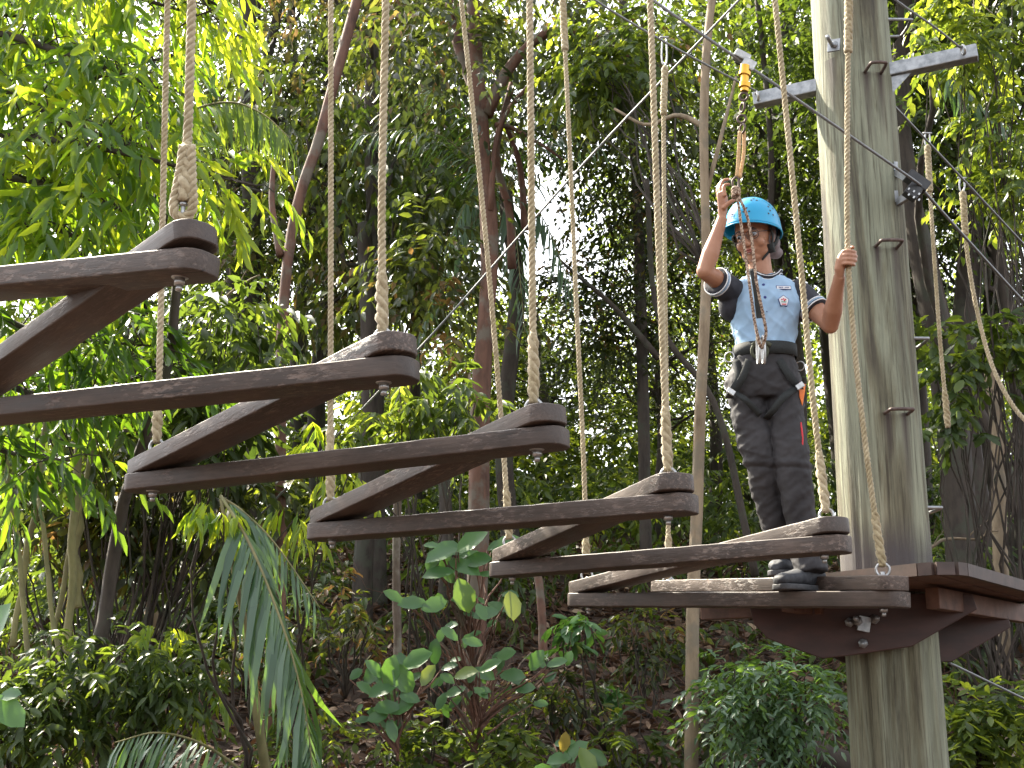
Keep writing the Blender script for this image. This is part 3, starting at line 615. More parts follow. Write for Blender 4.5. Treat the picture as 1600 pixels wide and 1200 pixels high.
# ---- broad leaved saplings (each leaf placed)
def broad_plant(label, leaves, base, seed, tint=.5):
    b0 = P(*base); root = empty('broadleaf_plant', b0, label, 'plant'); mb = MB(); rg = np.random.RandomState(seed)
    pos = []; dd = []; up = []; L = []; ti = []
    rb = random.Random(seed); more = [(a + rb.uniform(-34, 34), b_ + rb.uniform(-24, 30), c + rb.uniform(.05, .35), rb.uniform(-60, 240), d_ * rb.uniform(.45, .8), rb.uniform(.1, .6)) for a, b_, c, d_, e, f_ in [(l[0], l[1], l[2], l[4], 0, 0) for l in leaves] for _ in range(2)] if base[0] > 0 else []
    for px, py, Y, ang, ln, tt in leaves + more:
        p = P(px, py, Y); s_ = ln * .92 * Y / (F * .97)
        v = Vector((math.cos(rad(ang)), rg.uniform(-.5, .1), math.sin(rad(ang)))).normalized()
        st_ = p - v * s_ * .5; pos.append(st_); dd.append(v); L.append(s_); ti.append(tt)
        up.append((rg.uniform(-.3, .3), -1.0, rg.uniform(.3, 1.0)))
        limb(mb, b0.lerp(Vector((b0.x, b0.y, st_.z)), .6), st_, .010, .004, n=7, seg=5, jit=.05)
    mb.build('stem', B_RED, root, fix=False)
    link('foliage', leaf_mesh('foliage', np.array([list(p) for p in pos]), np.array([list(p) for p in dd]), np.array(up), np.array(L), np.array(L) * rg.uniform(.5, .68, len(L)), np.array(ti), 'oval'), M_BROAD, root)
broad_plant('plant with big ribbed leaves right under the fourth plank', [(690, 865, 8, 200, 60, .4), (735, 845, 8, 35, 62, .6), (685, 895, 8, 185, 55, .3), (725, 885, 8.1, -20, 60, .5), (745, 875, 8.1, 10, 50, .3), (725, 930, 8, -70, 60, .75), (790, 850, 8.4, 30, 55, .4),
             (645, 942, 8, 180, 50, .4), (678, 945, 8, 20, 45, .35), (760, 958, 8, 190, 45, .3), (752, 955, 7.9, -60, 34, .7), (800, 945, 8.3, -80, 50, .86)], (735, 1230, 8.4), 71)
broad_plant('broad leaved sapling in front of the thin mottled stem', [(585, 1045, 7.6, 130, 40, .4), (610, 1050, 7.6, 80, 55, .7), (630, 1060, 7.6, -60, 55, .6), (600, 1075, 7.6, 200, 55, .3), (650, 1030, 7.6, 30, 55, .5), (668, 1055, 7.6, 60, 40, .84),
             (605, 1105, 7.6, 180, 45, .4), (625, 1105, 7.6, 20, 45, .5), (590, 1120, 7.6, 190, 35, .4), (612, 1140, 7.6, -70, 40, .3), (640, 1090, 7.6, -10, 35, .35)], (620, 1260, 7.7), 72)
broad_plant('broad leaved sapling with rounded pale leaves left of the reddish stem', [(703, 990, 7.8, 140, 35, .6), (738, 1003, 7.8, -10, 36, .55), (727, 1052, 7.7, 20, 42, .86), (765, 1040, 7.8, 30, 42, .5), (755, 1052, 7.9, -20, 42, .3), (712, 1080, 7.8, 200, 36, .5),
             (752, 1082, 7.8, -30, 30, .6), (800, 1055, 8, 0, 45, .35), (790, 1022, 8, 20, 35, .5), (838, 1032, 8, 60, 40, .35), (700, 1060, 7.9, 150, 30, .4), (870, 1035, 8, 20, 36, .4), (690, 1095, 7.8, 240, 34, .3), (820, 1075, 8, 10, 34, .3)], (745, 1260, 8), 73)
broad_plant('bright broad leaf clump at the bottom edge below the reddish stem', [(875, 1185, 7, 190, 45, .5), (900, 1175, 7, 50, 48, .3), (918, 1190, 6.9, -60, 50, .8), (882, 1160, 7, 80, 34, .97), (850, 1205, 7, 180, 40, .5)], (890, 1300, 7.1), 74)
broad_plant('large leaves cut by the left edge of the picture', [(-5, 975, 5.5, 70, 75, .7), (10, 1110, 5.4, -35, 75, .4), (15, 1085, 5.4, 10, 40, .2)], (-40, 1300, 5.6), 75)

# ---- palms
def frond(root, pts, n, L, W, seed, m, hang=.9, out=.9, taper=True):
    rg = np.random.RandomState(seed); q = [Vector(v) for v in spline([P(*p) for p in pts], 30)]
    pos = []; d = []; up = []; LL = []; ti = []
    for k in range(n):
        t = (.12 + .88 * k / n) * 29; j = min(28, int(t)); p = q[j].lerp(q[j + 1], t - j); tg = (q[j + 1] - q[j]).normalized()
        sd = tg.cross(Vector((0, 0, 1))).normalized() if abs(tg.z) < .98 else Vector((1, 0, 0))
        for s_ in (-1, 1):
            v = tg * .75 + sd * s_ * out + Vector((0, 0, -hang * rg.uniform(.6, 1.2))); 
            pos.append(list(p)); d.append(list(v + Vector(rg.normal(0, .09, 3)))); up.append((rg.normal(0, .2), -.3, 1)); LL.append(L * rg.uniform(.8, 1.1) * (1 - .45 * (k / n) ** 2 if taper else 1)); ti.append(rg.uniform(0, 1))
    LL = np.array(LL)
    o = link('frond', leaf_mesh('frond', np.array(pos), np.array(d), np.array(up), LL, W * LL / L, np.array(ti), 'strap'), m, root, smooth=True)
    mb = MB(); mb.tube(q, [.007 * (1 - .8 * i / 29) + .0015 for i in range(30)], 6); mb.build('rachis', B_BAMBOO, o)
    return o
rp = empty('palm', P(120, 1150, 7.5), 'palm frond arching right from the bright leaves at upper left', 'palm')
frond(rp, [(250, 200, 6.4), (300, 172, 6.2), (360, 160, 6.1), (410, 178, 6.0), (452, 215, 5.9)], 38, .38, .026, 81, leafmat('leaf_palm_lit', [(0, (.05, .10, .02)), (1, (.10, .16, .03))], [(0, (.15, .26, .02)), (1, (.60, .72, .05))], .45), hang=1.1, out=.55)
mb = MB(); limb(mb, P(120, 1150, 7.5), P(230, 212, 6.5), .05, .02, n=12, seg=7); mb.build('stem', B_DARK, rp, fix=False)
rp = empty('palm', P(420, 1240, 7.0), 'young palm with long grey green fronds drooping at lower left', 'palm')
frond(rp, [(345, 775, 6.2), (385, 840, 6.0), (420, 920, 5.9), (455, 1020, 5.8), (480, 1130, 5.75), (490, 1230, 5.7)], 38, .55, .036, 82, M_PALM, hang=1.1, out=.75)
frond(rp, [(347, 778, 6.25), (380, 800, 6.3), (430, 850, 6.3), (500, 950, 6.2)], 22, .34, .024, 83, M_PALM, hang=1.0, out=.7)
frond(rp, [(420, 1240, 6.6), (330, 1170, 6.3), (250, 1145, 6.1), (180, 1160, 6)], 24, .4, .026, 84, M_PALM, hang=1.4, out=.3)
mb = MB(); limb(mb, P(420, 1240, 7.0), P(345, 780, 6.25), .03, .008, n=12, seg=7, jit=.03); mb.build('stem', B_BAMBOO, rp, fix=False)
rp = empty('palm', P(800, 900, 12), 'dark palm between the reddish trunk and the sky opening', 'palm')
for k, e in enumerate([(560, 210), (640, 130), (900, 160), (940, 230), (700, 380), (900, 470), (640, 560), (820, 520)]):
    c = (790, 300); frond(rp, [(c[0], c[1], 11.6), ((c[0] + e[0]) / 2, (c[1] + e[1]) / 2 - 50, 11.4), (e[0], e[1], 11.2)], 26, .5, .028, 90 + k, M_PALM, hang=.8, out=.6)
mb = MB(); limb(mb, P(800, 900, 12), P(790, 300, 11.6), .09, .07, n=12, seg=8, jit=.02); mb.build('stem', B_DARK, rp, fix=False)
rp = empty('palm', P(1640, 1000, 11), 'pale grey drooping palm frond at the upper right', 'palm')
frond(rp, [(1440, 60, 9.8), (1490, 120, 9.6), (1550, 180, 9.5), (1620, 220, 9.5)], 30, .42, .03, 99, M_PALM, hang=1.0, out=.5)
mb = MB(); limb(mb, P(1640, 1000, 11), P(1430, 50, 9.9), .06, .02, n=12, seg=7); mb.build('stem', B_DARK, rp, fix=False)

# ---- bamboo culms, dead sticks, stump, logs
rn = random.Random(15)
for k, (a, b_, r_, lab) in enumerate([((75, 640, 7.6), (20, 1010, 7.4), .018, 'bamboo culm leaning at the far left'), ((128, 660, 7.8), (100, 1060, 7.6), .024, 'thickest bamboo culm left of the clump centre'),
        ((60, 780, 7.5), (115, 1200, 7.2), .014, 'thin bamboo culm crossing the others'), ((160, 640, 8), (55, 1100, 7.6), .016, 'long slanting bamboo culm'),
        ((10, 700, 7.3), (60, 1160, 7.1), .015, 'bamboo culm at the left edge'), ((120, 800, 8), (118, 950, 8), .03, 'short pale bamboo culm')]):
    root = empty('bamboo_culm', P(*b_), lab, 'bamboo', 'bamboo culms at the left'); mb = MB(); A, B = P(*a), P(*b_); L = (A - B).length
    q = [A.lerp(B, i / 24) + Vector((noise.noise(Vector((k, i * .15, 0))) * .04, 0, 0)) for i in range(25)]
    mb.tube(q, [r_ * (1.15 if i % 4 == 0 else 1) for i in range(25)], 8); mb.build('culm', B_BAMBOO, root)
mb = MB(); 
for k in range(420):
    px, Y = rn.uniform(-30, 1650), rn.uniform(8.5, 13.5); p = bp(px, Y); v = Vector((rn.gauss(0, 1), rn.gauss(0, .4), rn.uniform(0, 1.1))).normalized()
    limb(mb, p - v * .1, p + v * rn.uniform(.4, 1.3), rn.uniform(.002, .008), .0015, n=6, seg=4, jit=.1, rng=rn)
tag(mb.build('dead_twigs', B_RED, None, fix=False), 'dead twigs and roots scattered over the forest bank', 'twigs', kind='stuff')
mb = MB(); a = P(236, 922, 9.6); c = P(236, 1010, 9.6); q = [c.lerp(a, i / 8) for i in range(9)]
mb.tube(q, [.06, .058, .056, .055, .053, .052, .05, .046, .03], 12, wob=.3); tag(mb.build('tree_stump', B_PALE, None), 'rotten upright stump in the leaf litter at left', 'stump')
mb = MB(); limb(mb, P(490, 1010, 11), P(565, 985, 11.2), .07, .06, n=8, seg=8); tag(mb.build('fallen_log', B_PALE, None), 'short fallen log on the bank below the third plank', 'log')
mb = MB(); limb(mb, P(1190, 1110, 9.4), P(1330, 1210, 9), .09, .10, n=8, seg=9); tag(mb.build('fallen_log', B_DARK, None), 'dark mossy log lying left of the pole base', 'log')
for A, B, lab in [((250, 520, 8.6), (405, 430, 8.4), 'bare pale branch right of the thin rope under the nearest planks'), ((870, 120, 9.7), (1060, 100, 9.5), 'dark curved branch behind the upper ropes'), ((1420, 870, 9), (1560, 830, 9), 'dark fallen branch behind the platform')]:
    mb = MB(); q = limb(mb, P(*A), P(*B), .016, .006, n=12, seg=6, jit=.10)
    for k in (4, 7, 9): limb(mb, q[k], q[k] + Vector((random.uniform(-.1, .2), 0, random.uniform(.05, .25))), .006, .002, n=5, seg=4)
    tag(mb.build('bare_branch', B_PALE, None, fix=False), lab, 'branch')

# ================================================================== POLE AND PLATFORM
PY = 6.2
pa, pb = P(1325, 0, PY), P(1407, 1200, PY); dirp = (pa - pb).normalized()
p0 = pb - dirp * 1.1; p1 = pa + dirp * 1.2
pole = empty('wooden_pole', p0, 'thick weathered green grey log pole carrying the platform', 'pole')
mb = MB(); n_ = 90; pts = [p0.lerp(p1, i / (n_ - 1)) for i in range(n_)]
seg = 72; v = []
X_ = Vector((1, 0, 0)); Yv = Vector((0, 1, 0))
for i, p in enumerate(pts):
    t = i / (n_ - 1); R = .228 - .037 * t
    for k in range(seg):
        an = 2 * math.pi * k / seg; c_, s_ = math.cos(an), math.sin(an)
        gr = noise.noise(Vector((c_ * 4.5, s_ * 4.5, p.z * .25)))
        q = R * (1 + .035 * noise.noise(Vector((c_ * 1.2, s_ * 1.2, p.z * .3)))) - (.016 * max(0, gr - .30) * 4 if p.z < P(1380, 1000, PY).z else .008 * max(0, gr - .35) * 3)
        q += .002 * noise.noise(Vector((c_ * 14, s_ * 14, p.z * 1.2)))
        v.append(p + X_ * c_ * q + Yv * s_ * q)
f = [(i * seg + k, i * seg + (k + 1) % seg, (i + 1) * seg + (k + 1) % seg, (i + 1) * seg + k) for i in range(n_ - 1) for k in range(seg)] + [tuple((n_ - 1) * seg + k for k in range(seg))]
mb.add(v, f); mb.build('log', M_POLE, pole, fix=False)
def pole_at(py): # centre of the pole at picture row
    return P(1325 + (1407 - 1325) * py / 1200, py, PY)
def rung(px0, px1, py, front=True):
    mb = MB()
    if front:
        yb = PY - .13; c = P((px0 + px1) / 2, py, PY - .2); hw = (px1 - px0) / 2 * PY / (F * .97); zc = c.z
        a = Vector((c.x - hw, PY - .05, zc)); b_ = Vector((c.x + hw, PY - .05, zc)); fr = PY - .30
        pts = [a, Vector((a.x, fr + .03, zc)), Vector((a.x + .02, fr, zc)), Vector((b_.x - .02, fr, zc)), Vector((b_.x, fr + .03, zc)), b_]
    else:
        c = pole_at(py); e = P(px1, py, PY); zc = e.z
        pts = [Vector((c.x, PY - .09, zc)), Vector((e.x - .03, PY - .09, zc)), Vector((e.x, PY - .07, zc)), Vector((e.x, PY + .07, zc)), Vector((e.x - .03, PY + .09, zc)), Vector((c.x, PY + .09, zc))]
    mb.tube(spline(pts, 24), .0085, 8); mb.build('rung', M_RUST if front else M_STEEL, pole)
for a in [(1352, 1378, 112, 1), (1368, 1402, 386, 1), (1383, 1418, 646, 1), (0, 1416, 44, 0), (0, 1442, 536, 0), (0, 1462, 797, 0)]: rung(a[0], a[1], a[2], bool(a[3]))
# bolt plate
c = P(1303, 71, PY - .19); mb = MB(); M = Matrix.Rotation(rad(-35), 3, 'Z') @ Matrix.Rotation(rad(8), 3, 'Y'); mb.box(c, (.033, .006, .033), M); o = mb.build('bolt_plate', M_STEEL, pole, bevel=.002, smooth=False)
mb = MB(); mb.tube([c + Vector((0, .02, 0)), P(1293, 57, PY - .32)], .0105, 10); mb.ell(c + Vector((0, -.01, 0)), (.02, .014, .02)); mb.build('bolt', M_STEEL, o)
# square arm with gusset
def sqbar(mb, a, b_, h, w_):
    a = Vector(a); b_ = Vector(b_); t = (b_ - a).normalized(); s_ = t.cross(Vector((0, 0, 1))).normalized(); u = s_.cross(t)
    M = Matrix((t, s_, u)).transposed(); mb.box((a + b_) / 2, ((b_ - a).length / 2, w_, h), M)
mb = MB(); A1, A2 = P(1178, 158, 6.35), P(1527, 82, 5.95); sqbar(mb, A1, A2, .036, .036); arm = mb.build('steel_arm', M_STEEL, pole, bevel=.006, smooth=False)
mb = MB(); g1, g2, g3 = P(1392, 120, 6.08), P(1425, 112, 6.05), P(1393, 147, 6.08); mb.prism([g1, g2, g3], (0, .012, 0)); mb.build('gusset', M_STEEL, arm, smooth=False)
for c in (P(1505, 78, 5.9), P(1183, 150, 6.3)): mb = MB(); mb.ring(c, .022, .007, (1, 0, .2)); mb.build('shackle', M_SILVER, arm)
# side brackets with black cable block
mb = MB()
for (a, b_, c) in [((1398, 255, 6.05), (1398, 268, 6.05), (1428, 284, 5.95)), ((1398, 300, 6.05), (1400, 318, 6.05), (1428, 300, 5.95))]:
    sqbar(mb, P(*b_), P(*c), .018, .012); sqbar(mb, P(*a), P(*b_) + Vector((0, 0, .001)), .01, .02)
br = mb.build('bracket', M_STEEL, pole, smooth=False)
mb = MB(); M = Matrix.Rotation(rad(38), 3, 'Y'); mb.box(P(1433, 284, 5.9), (.060, .03, .028), M); mb.box(P(1426, 300, 5.9), (.035, .028, .035), M)
o = mb.build('cable_block', M_BLACK, br, bevel=.006, smooth=False)
mb = MB()
for k in range(6): mb.box(P(1420 + (k % 3) * 8, 295 + (k // 3) * 9 + (k % 3) * 4, 5.868), (.004, .002, .006), M)
mb.build('cover_slots', M_SILVER, o, smooth=False)

plat = empty('tree_platform', P(1385, 940, PY), 'dark stained wooden deck bolted round the pole', 'platform')
zt = P(1470, 881, 5.05).z; TH = .038
poly = [(.95, 6.35), (1.06, 6.05), (1.62, 5.10), (1.66, 5.055), (1.73, 5.055), (1.78, 5.10), (2.62, 6.35), (2.62, 6.9), (2.2, 7.2), (1.3, 7.2), (.95, 6.9)]
def clip(pl, nx_, ny_, d_):
    out = []
    for i in range(len(pl)):
        a, b_ = pl[i], pl[(i + 1) % len(pl)]; da, db = a[0] * nx_ + a[1] * ny_ - d_, b_[0] * nx_ + b_[1] * ny_ - d_
        if da >= 0: out.append(a)
        if (da >= 0) != (db >= 0): t = da / (da - db); out.append((a[0] + (b_[0] - a[0]) * t, a[1] + (b_[1] - a[1]) * t))
    return out
mb = MB(); ang = rad(58); ux, uy = math.cos(ang + math.pi / 2), math.sin(ang + math.pi / 2); ds = [p[0] * ux + p[1] * uy for p in poly]
k = min(ds); wd = .135
while k < max(ds):
    pl = clip(clip(poly, ux, uy, k + .003), -ux, -uy, -(k + wd - .003))
    if len(pl) > 2:
        jz = random.uniform(-.002, .002); mb.prism([(p[0], p[1], zt - TH + jz) for p in pl], (0, 0, TH))
    k += wd
mb.build('deck', M_DECKU, plat, bevel=.003, smooth=False)
mb = MB()   # rim board following the two front edges
out_ = [Vector((p[0], p[1], 0)) for p in [(.95, 6.40)] + [(1.06, 6.05), (1.62, 5.10), (1.66, 5.055), (1.73, 5.055), (1.78, 5.10), (2.62, 6.35), (2.62, 6.9)]]
for i in range(len(out_) - 1):
    a, b_ = out_[i], out_[i + 1]; t = (b_ - a).normalized(); nn = Vector((t.y, -t.x, 0)); z0 = zt - TH - .006
    q = [a + nn * .003, b_ + nn * .003, b_ + nn * .026, a + nn * .026]; mb.prism([(p.x, p.y, z0) for p in q], (0, 0, TH + .012))
mb.build('rim_board', M_DECK, plat, smooth=False)
def beam(pxs, Y0, Y1, th, name='beam', m=M_BEAM):
    """polygon in picture space laid on the upright plane through Y0 (px 1200) and Y1 (px 1550)"""
    pts = [P(a, b_, Y0 + (Y1 - Y0) * (a - 1200) / 350) for a, b_ in pxs]
    d_ = (P(1550, 900, Y1) - P(1200, 900, Y0)); nn = Vector((-d_.y, d_.x, 0)).normalized() * th
    return MB().prism(pts, nn).build(name, m, plat, bevel=.004, smooth=False)
fb = beam([(1165, 925), (1178, 975), (1200, 998), (1285, 1029), (1330, 1024), (1425, 1010), (1527, 952), (1519, 928)], 6.0, 5.78, .06)
beam([(1230, 930), (1230, 990), (1320, 1036), (1487, 1034), (1580, 980), (1574, 958), (1450, 940)], 6.56, 6.40, .06)
for a, b_ in [((1100, 950, 6.45), (1290, 990, 5.95)), ((1455, 912, 5.55), (1600, 968, 6.75)), ((1230, 925, 5.75), (1330, 960, 6.6))]:
    mb = MB(); A, B = P(*a), P(*b_); A.z = B.z = zt - TH - .06; sqbar(mb, A, B, .045, .03); mb.build('joist', M_DECKU, plat, bevel=.004, smooth=False)
mb = MB(); c = P(1350, 975, 5.87); mb.box(c, (.028, .008, .034), Matrix.Rotation(rad(12), 3, 'Y')); hw = mb.build('bolt_plate', M_STEEL, fb, bevel=.002, smooth=False)
for (a, b_) in [((1342, 972, 5.90), (1336, 966, 5.78)), ((1365, 968, 5.90), (1371, 966, 5.80)), ((1328, 972, 5.90), (1326, 973, 5.83)), ((1349, 1005, 5.90), (1347, 1006, 5.80))]:
    mb = MB(); A, B = P(*a), P(*b_); mb.tube([A, B], .011, 10); mb.tube([A, A.lerp(B, .35)], .022, 6); mb.build('bolt', M_STEEL, hw)

# ================================================================== ZIGZAG PLANKS
# joints: interface point of the upper and the lower plank, (px, py, Y)
JR = [(285, 400, 3.25), (600, 566, 3.55), (838, 673, 3.9), (1043, 775, 4.25), (1286, 839, 4.75), (1380, 924, 5.1)]
JL = [(-340, 462, 3.9), (-62, 636, 4.05), (240, 741, 4.5), (520, 818, 5.0), (800, 878, 5.6), (920, 927, 6.1)]
J7 = (1046, 926, 6.45)
TB = .059; WB = .142
tilt = Vector((0, 0, 1))
def plank(a, b_, over, below, label, seed, ovr=(.10, .10), hw=WB / 2, th=TB):
    """a, b_: joint points; over: the plank lies above the joints (True) or below them"""
    A, B = P(*a), P(*b_); t = (B - A).normalized(); L = (B - A).length
    s_ = t.cross(tilt).normalized(); u = s_.cross(t)
    o0, o1 = ovr; pts = []
    def endcap(x, sgn, oo):   # rounded, slightly clipped end
        return [(x + sgn * oo * c_, y_) for c_, y_ in ((.30, 1), (.62, .96), (.82, .80), (.95, .55), (1, .28), (1, -.28), (.95, -.55), (.82, -.80), (.62, -.96), (.30, -1))]
    right = endcap(L, 1, o1); left = endcap(0, -1, o0)
    poly_ = [(x, y_ * hw) for x, y_ in right] + [(x, y_ * hw) for x, y_ in reversed(left)]
    nl = 14; verts = []
    top = [(x, y_) for x, y_ in poly_]
    base = A + (u * .001 if over else -u * (th + .001))
    root = empty('wooden_plank', base, label, 'plank', 'planks of the hanging zigzag bridge')
    me = bpy.data.meshes.new('board'); bm = bmesh.new()
    vv = [bm.verts.new((x, y_, 0)) for x, y_ in top]; fc = bm.faces.new(vv)
    r_ = bmesh.ops.extrude_face_region(bm, geom=[fc]); bmesh.ops.translate(bm, verts=[e for e in r_['geom'] if isinstance(e, bmesh.types.BMVert)], vec=(0, 0, th))
    bmesh.ops.recalc_face_normals(bm, faces=bm.faces)
    es = [e for e in bm.edges if abs(e.verts[0].co.z - e.verts[1].co.z) < 1e-6]
    bmesh.ops.bevel(bm, geom=es, offset=.007, segments=3, profile=.55, affect='EDGES')
    # cut along the length and give the faces and edges small dents
    for i in range(1, 36): bmesh.ops.bisect_plane(bm, geom=bm.verts[:] + bm.edges[:] + bm.faces[:], plane_co=(-o0 + (L + o0 + o1) * i / 36, 0, 0), plane_no=(1, 0, 0))
    for v in bm.verts:
        k = noise.noise(Vector((v.co.x * 6, v.co.y * 9 + seed * 3, v.co.z * 12))) ; k2 = noise.noise(Vector((v.co.x * 28, v.co.y * 20, v.co.z * 30 + seed)))
        v.co.y += .0022 * k + .0010 * k2; v.co.z += .0016 * k2 + .0015 * k
    bm.to_mesh(me); bm.free()
    o = link('board', me, M_PLANK, root); o.location = (0, 0, 0)
    M = Matrix((t, s_, u)).transposed().to_4x4(); o.matrix_local = M
    sharp(o, 28); return root, A, B, u
GN = ['nearest', 'second', 'third', 'fourth', 'fifth', 'lowest']
ordn = ['top left plank, cut by the left edge of the picture', 'second long plank from the top left', 'third long plank down, whole in view below the second',
        'fourth long plank down, over the broad ribbed leaves', 'fifth long plank down, crossing in front of the climber\'s ankles', 'lowest long plank, carrying the climber\'s front foot']
ordd = ['diagonal plank dropping from the top left plank to the left edge', 'diagonal plank between the second and third long planks', 'diagonal plank between the third and fourth long planks',
        'diagonal plank between the fourth and fifth long planks', 'diagonal plank between the fifth and lowest long planks', 'narrowly seen plank lying behind the lowest long plank under the back foot']
bolts = []
for i in range(6):
    root, A, B, u = plank(JR[i], JL[i], False, None, ordn[i], i, th=TB + (.004 if i > 2 else 0))
    for q, ln_ in ((A, 1), (B, 1)):
        mb = MB(); z = q - u * (TB + .004); mb.tube([z, z - u * .018], .016, 6); mb.tube([z - u * .018, z - u * .034], .009, 8); mb.ell(z + u * .003, (.024, .024, .005)); mb.build('bolt', M_SILVER, root)
    root, A, B, u = plank(JR[i], JL[i + 1] if i < 5 else J7, True, None, ordd[i], i + 10)
    if i == 5: D6 = (A, B, u)
    if i < 6:
        for q in (A, B):
            mb = MB(); z = q + u * (TB + .002); mb.tube([z - u * .01, z + u * .016], .010, 8); mb.ell(z, (.02, .02, .006)); mb.build('bolt', M_SILVER, root)

# ================================================================== ROPES
def strands(mb, pts, r, lay=.062, ns=3, phase=0, seg=6, wob=.0, tp=None):
    """laid rope: ns round strands twisted round the path"""
    P_ = [Vector(p) for p in pts]; L = [0]
    for i in range(1, len(P_)): L.append(L[-1] + (P_[i] - P_[i - 1]).length)
    step = abs(lay) / 9; n = max(6, int(L[-1] / step)); res = []
    j = 0
    for i in range(n + 1):
        s_ = L[-1] * i / n
        while j < len(L) - 2 and L[j + 1] < s_: j += 1
        res.append(P_[j].lerp(P_[j + 1], (s_ - L[j]) / max(1e-9, L[j + 1] - L[j])))
    fr = frames(res); rs = r * (.55 if ns == 3 else .5); ro = r * .50
    for k in range(ns):
        q = []
        for i, (p, t, a, b_) in enumerate(fr):
            an = 2 * math.pi * (k / ns + L[-1] * i / n / lay) + phase; rr_ = ro * (1 + wob * noise.noise(Vector((i * .2, k, 0))))
            q.append(p + (a * math.cos(an) * rr_ + b_ * math.sin(an) * rr_) * (tp(i / n) if tp else 1))
        mb.tube(q, [rs * tp(i / n) for i in range(n + 1)] if tp else rs, seg)
def fuzz(mb, pts, r, n, rn=random.Random(4)):
    for k in range(n):
        t = rn.uniform(0, len(pts) - 1.001); j = int(t); p = Vector(pts[j]).lerp(Vector(pts[j + 1]), t - j)
        v = Vector((rn.gauss(0, 1), rn.gauss(0, 1), rn.gauss(0, .6))).normalized(); a = p + v * r
        b_ = a + v * rn.uniform(.004, .012) + Vector((0, 0, rn.uniform(-.01, .01))); s_ = v.orthogonal().normalized() * .0006
        mb.add([a - s_, a + s_, b_], [(0, 1, 2)])
def hang_rope(pts, label, splice=None, topsplice=None, ringed=True, r=.0122, group='ropes holding up the zigzag bridge', eye=False):
    W_ = [Vector(q) for q in spline([P(*p) for p in pts], 60)]
    root = empty('hanging_rope', W_[-1], label, 'rope', group)
    zb = splice and P(pts[-1][0], splice, pts[-1][2]).z
    mb = MB(); strands(mb, W_, r); fuzz(mb, W_, r, 260); mb.build('rope', M_ROPE, root, fix=False)
    if splice:
        seg_ = [p for p in W_ if p.z < zb + .02]
        if len(seg_) > 3:
            mb = MB(); tf = lambda t: .62 + .42 * min(1, t * 4) - .18 * max(0, t - .75) * 4 + .05 * math.sin(t * 19); strands(mb, seg_, r * 1.5, -.10, 3, random.random() * 6, seg=8, wob=.7, tp=tf); strands(mb, seg_, r * 1.3, .13, 2, random.random() * 6, seg=8, wob=.8, tp=tf)
            fuzz(mb, seg_, r * 1.7, 120); mb.build('splice', M_ROPE, root, fix=False)
    if topsplice:
        z1 = P(pts[0][0], topsplice, pts[0][2]).z; seg_ = [p for p in W_ if p.z > z1]
        if len(seg_) > 3:
            mb = MB(); strands(mb, seg_, r * 1.6, -.085, 3, seg=7, wob=.3); strands(mb, seg_, r * 1.5, .10, 3, 1.0, seg=7, wob=.3); mb.build('splice', M_ROPE, root, fix=False)
    e = W_[-1]
    if ringed:
        mb = MB(); mb.ring(e + Vector((0, 0, -.014)), .026, .0058, (.25, 1, 0)); mb.build('eye_ring', M_SILVER, root)
    if eye:  # eye splice opened round a thimble
        mb = MB(); c = e + Vector((0, 0, -.010)); q = [c + Vector((-.010, 0, .17)), c + Vector((-.012, 0, .12)), c + Vector((-.018, 0, .06)), c + Vector((-.026, 0, .0)), c + Vector((-.018, 0, -.03)), c + Vector((.0, 0, -.037)), c + Vector((.018, 0, -.03)), c + Vector((.026, 0, .0)), c + Vector((.020, 0, .06)), c + Vector((.014, 0, .12)), c + Vector((.010, 0, .17))]
        strands(mb, [Vector(v) for v in spline(q, 40)], r * 1.05); mb.build('eye_loop', M_ROPE, root, fix=False)
        mb = MB(); mb.tube([c + Vector((0, 0, .01)), c + Vector((0, 0, -.05))], .007, 8); mb.ell(c + Vector((0, 0, .0)), (.012, .012, .008)); mb.build('eye_bolt', M_SILVER, root)
    return root
hang_rope([(307, -260, 3.3), (300, 0, 3.28), (294, 200, 3.27), (288, 292, 3.25), (287, 314, 3.25)], 'thick rope at far left with a loose eye splice, on the top left plank', 225, ringed=False, r=.0135, eye=True)
hang_rope([(606, -240, 3.6), (603, 0, 3.58), (597, 300, 3.57), (598, 521, 3.55)], 'rope knotted to the right end of the second long plank', 425)
hang_rope([(826, -240, 3.95), (828, 0, 3.92), (831, 350, 3.9), (834, 630, 3.9)], 'rope ending in a ring on the right end of the third long plank', 528)
hang_rope([(1008, -200, 4.3), (1016, 0, 4.28), (1030, 400, 4.26), (1044, 737, 4.25)], 'rope spliced to the right end of the fourth long plank', 640)
hang_rope([(1190, -200, 4.8), (1211, 0, 4.78), (1250, 400, 4.77), (1270, 620, 4.76), (1291, 800, 4.75)], 'rope passing in front of the climber\'s left elbow side', 705)
hang_rope([(1326, -160, 5.12), (1326, 0, 5.12), (1324, 200, 5.11), (1325, 395, 5.10), (1337, 560, 5.10), (1358, 740, 5.10), (1379, 885, 5.1)], 'rope gripped by the climber in front of the pole', 795, 85)
hang_rope([(266, -200, 4.55), (262, 0, 4.53), (254, 350, 4.5), (250, 550, 4.5), (245, 692, 4.5)], 'thinner rope passing behind the two left planks', 640)
hang_rope([(517, -200, 5.0), (517, 0, 5.0), (517, 400, 5.0), (516, 782, 5.0)], 'straight rope down to the left end of the fourth long plank', 668)
hang_rope([(700, -200, 5.65), (721, 0, 5.63), (757, 350, 5.6), (782, 640, 5.6), (796, 842, 5.6)], 'slanting rope crossing the reddish trunk', 765)
hang_rope([(879, 0, 6.15), (888, 180, 6.12), (901, 480, 6.1), (912, 720, 6.1), (917, 895, 6.1)], 'rope with a shackled top at the upper edge, right of the third thick rope', 835, 90)
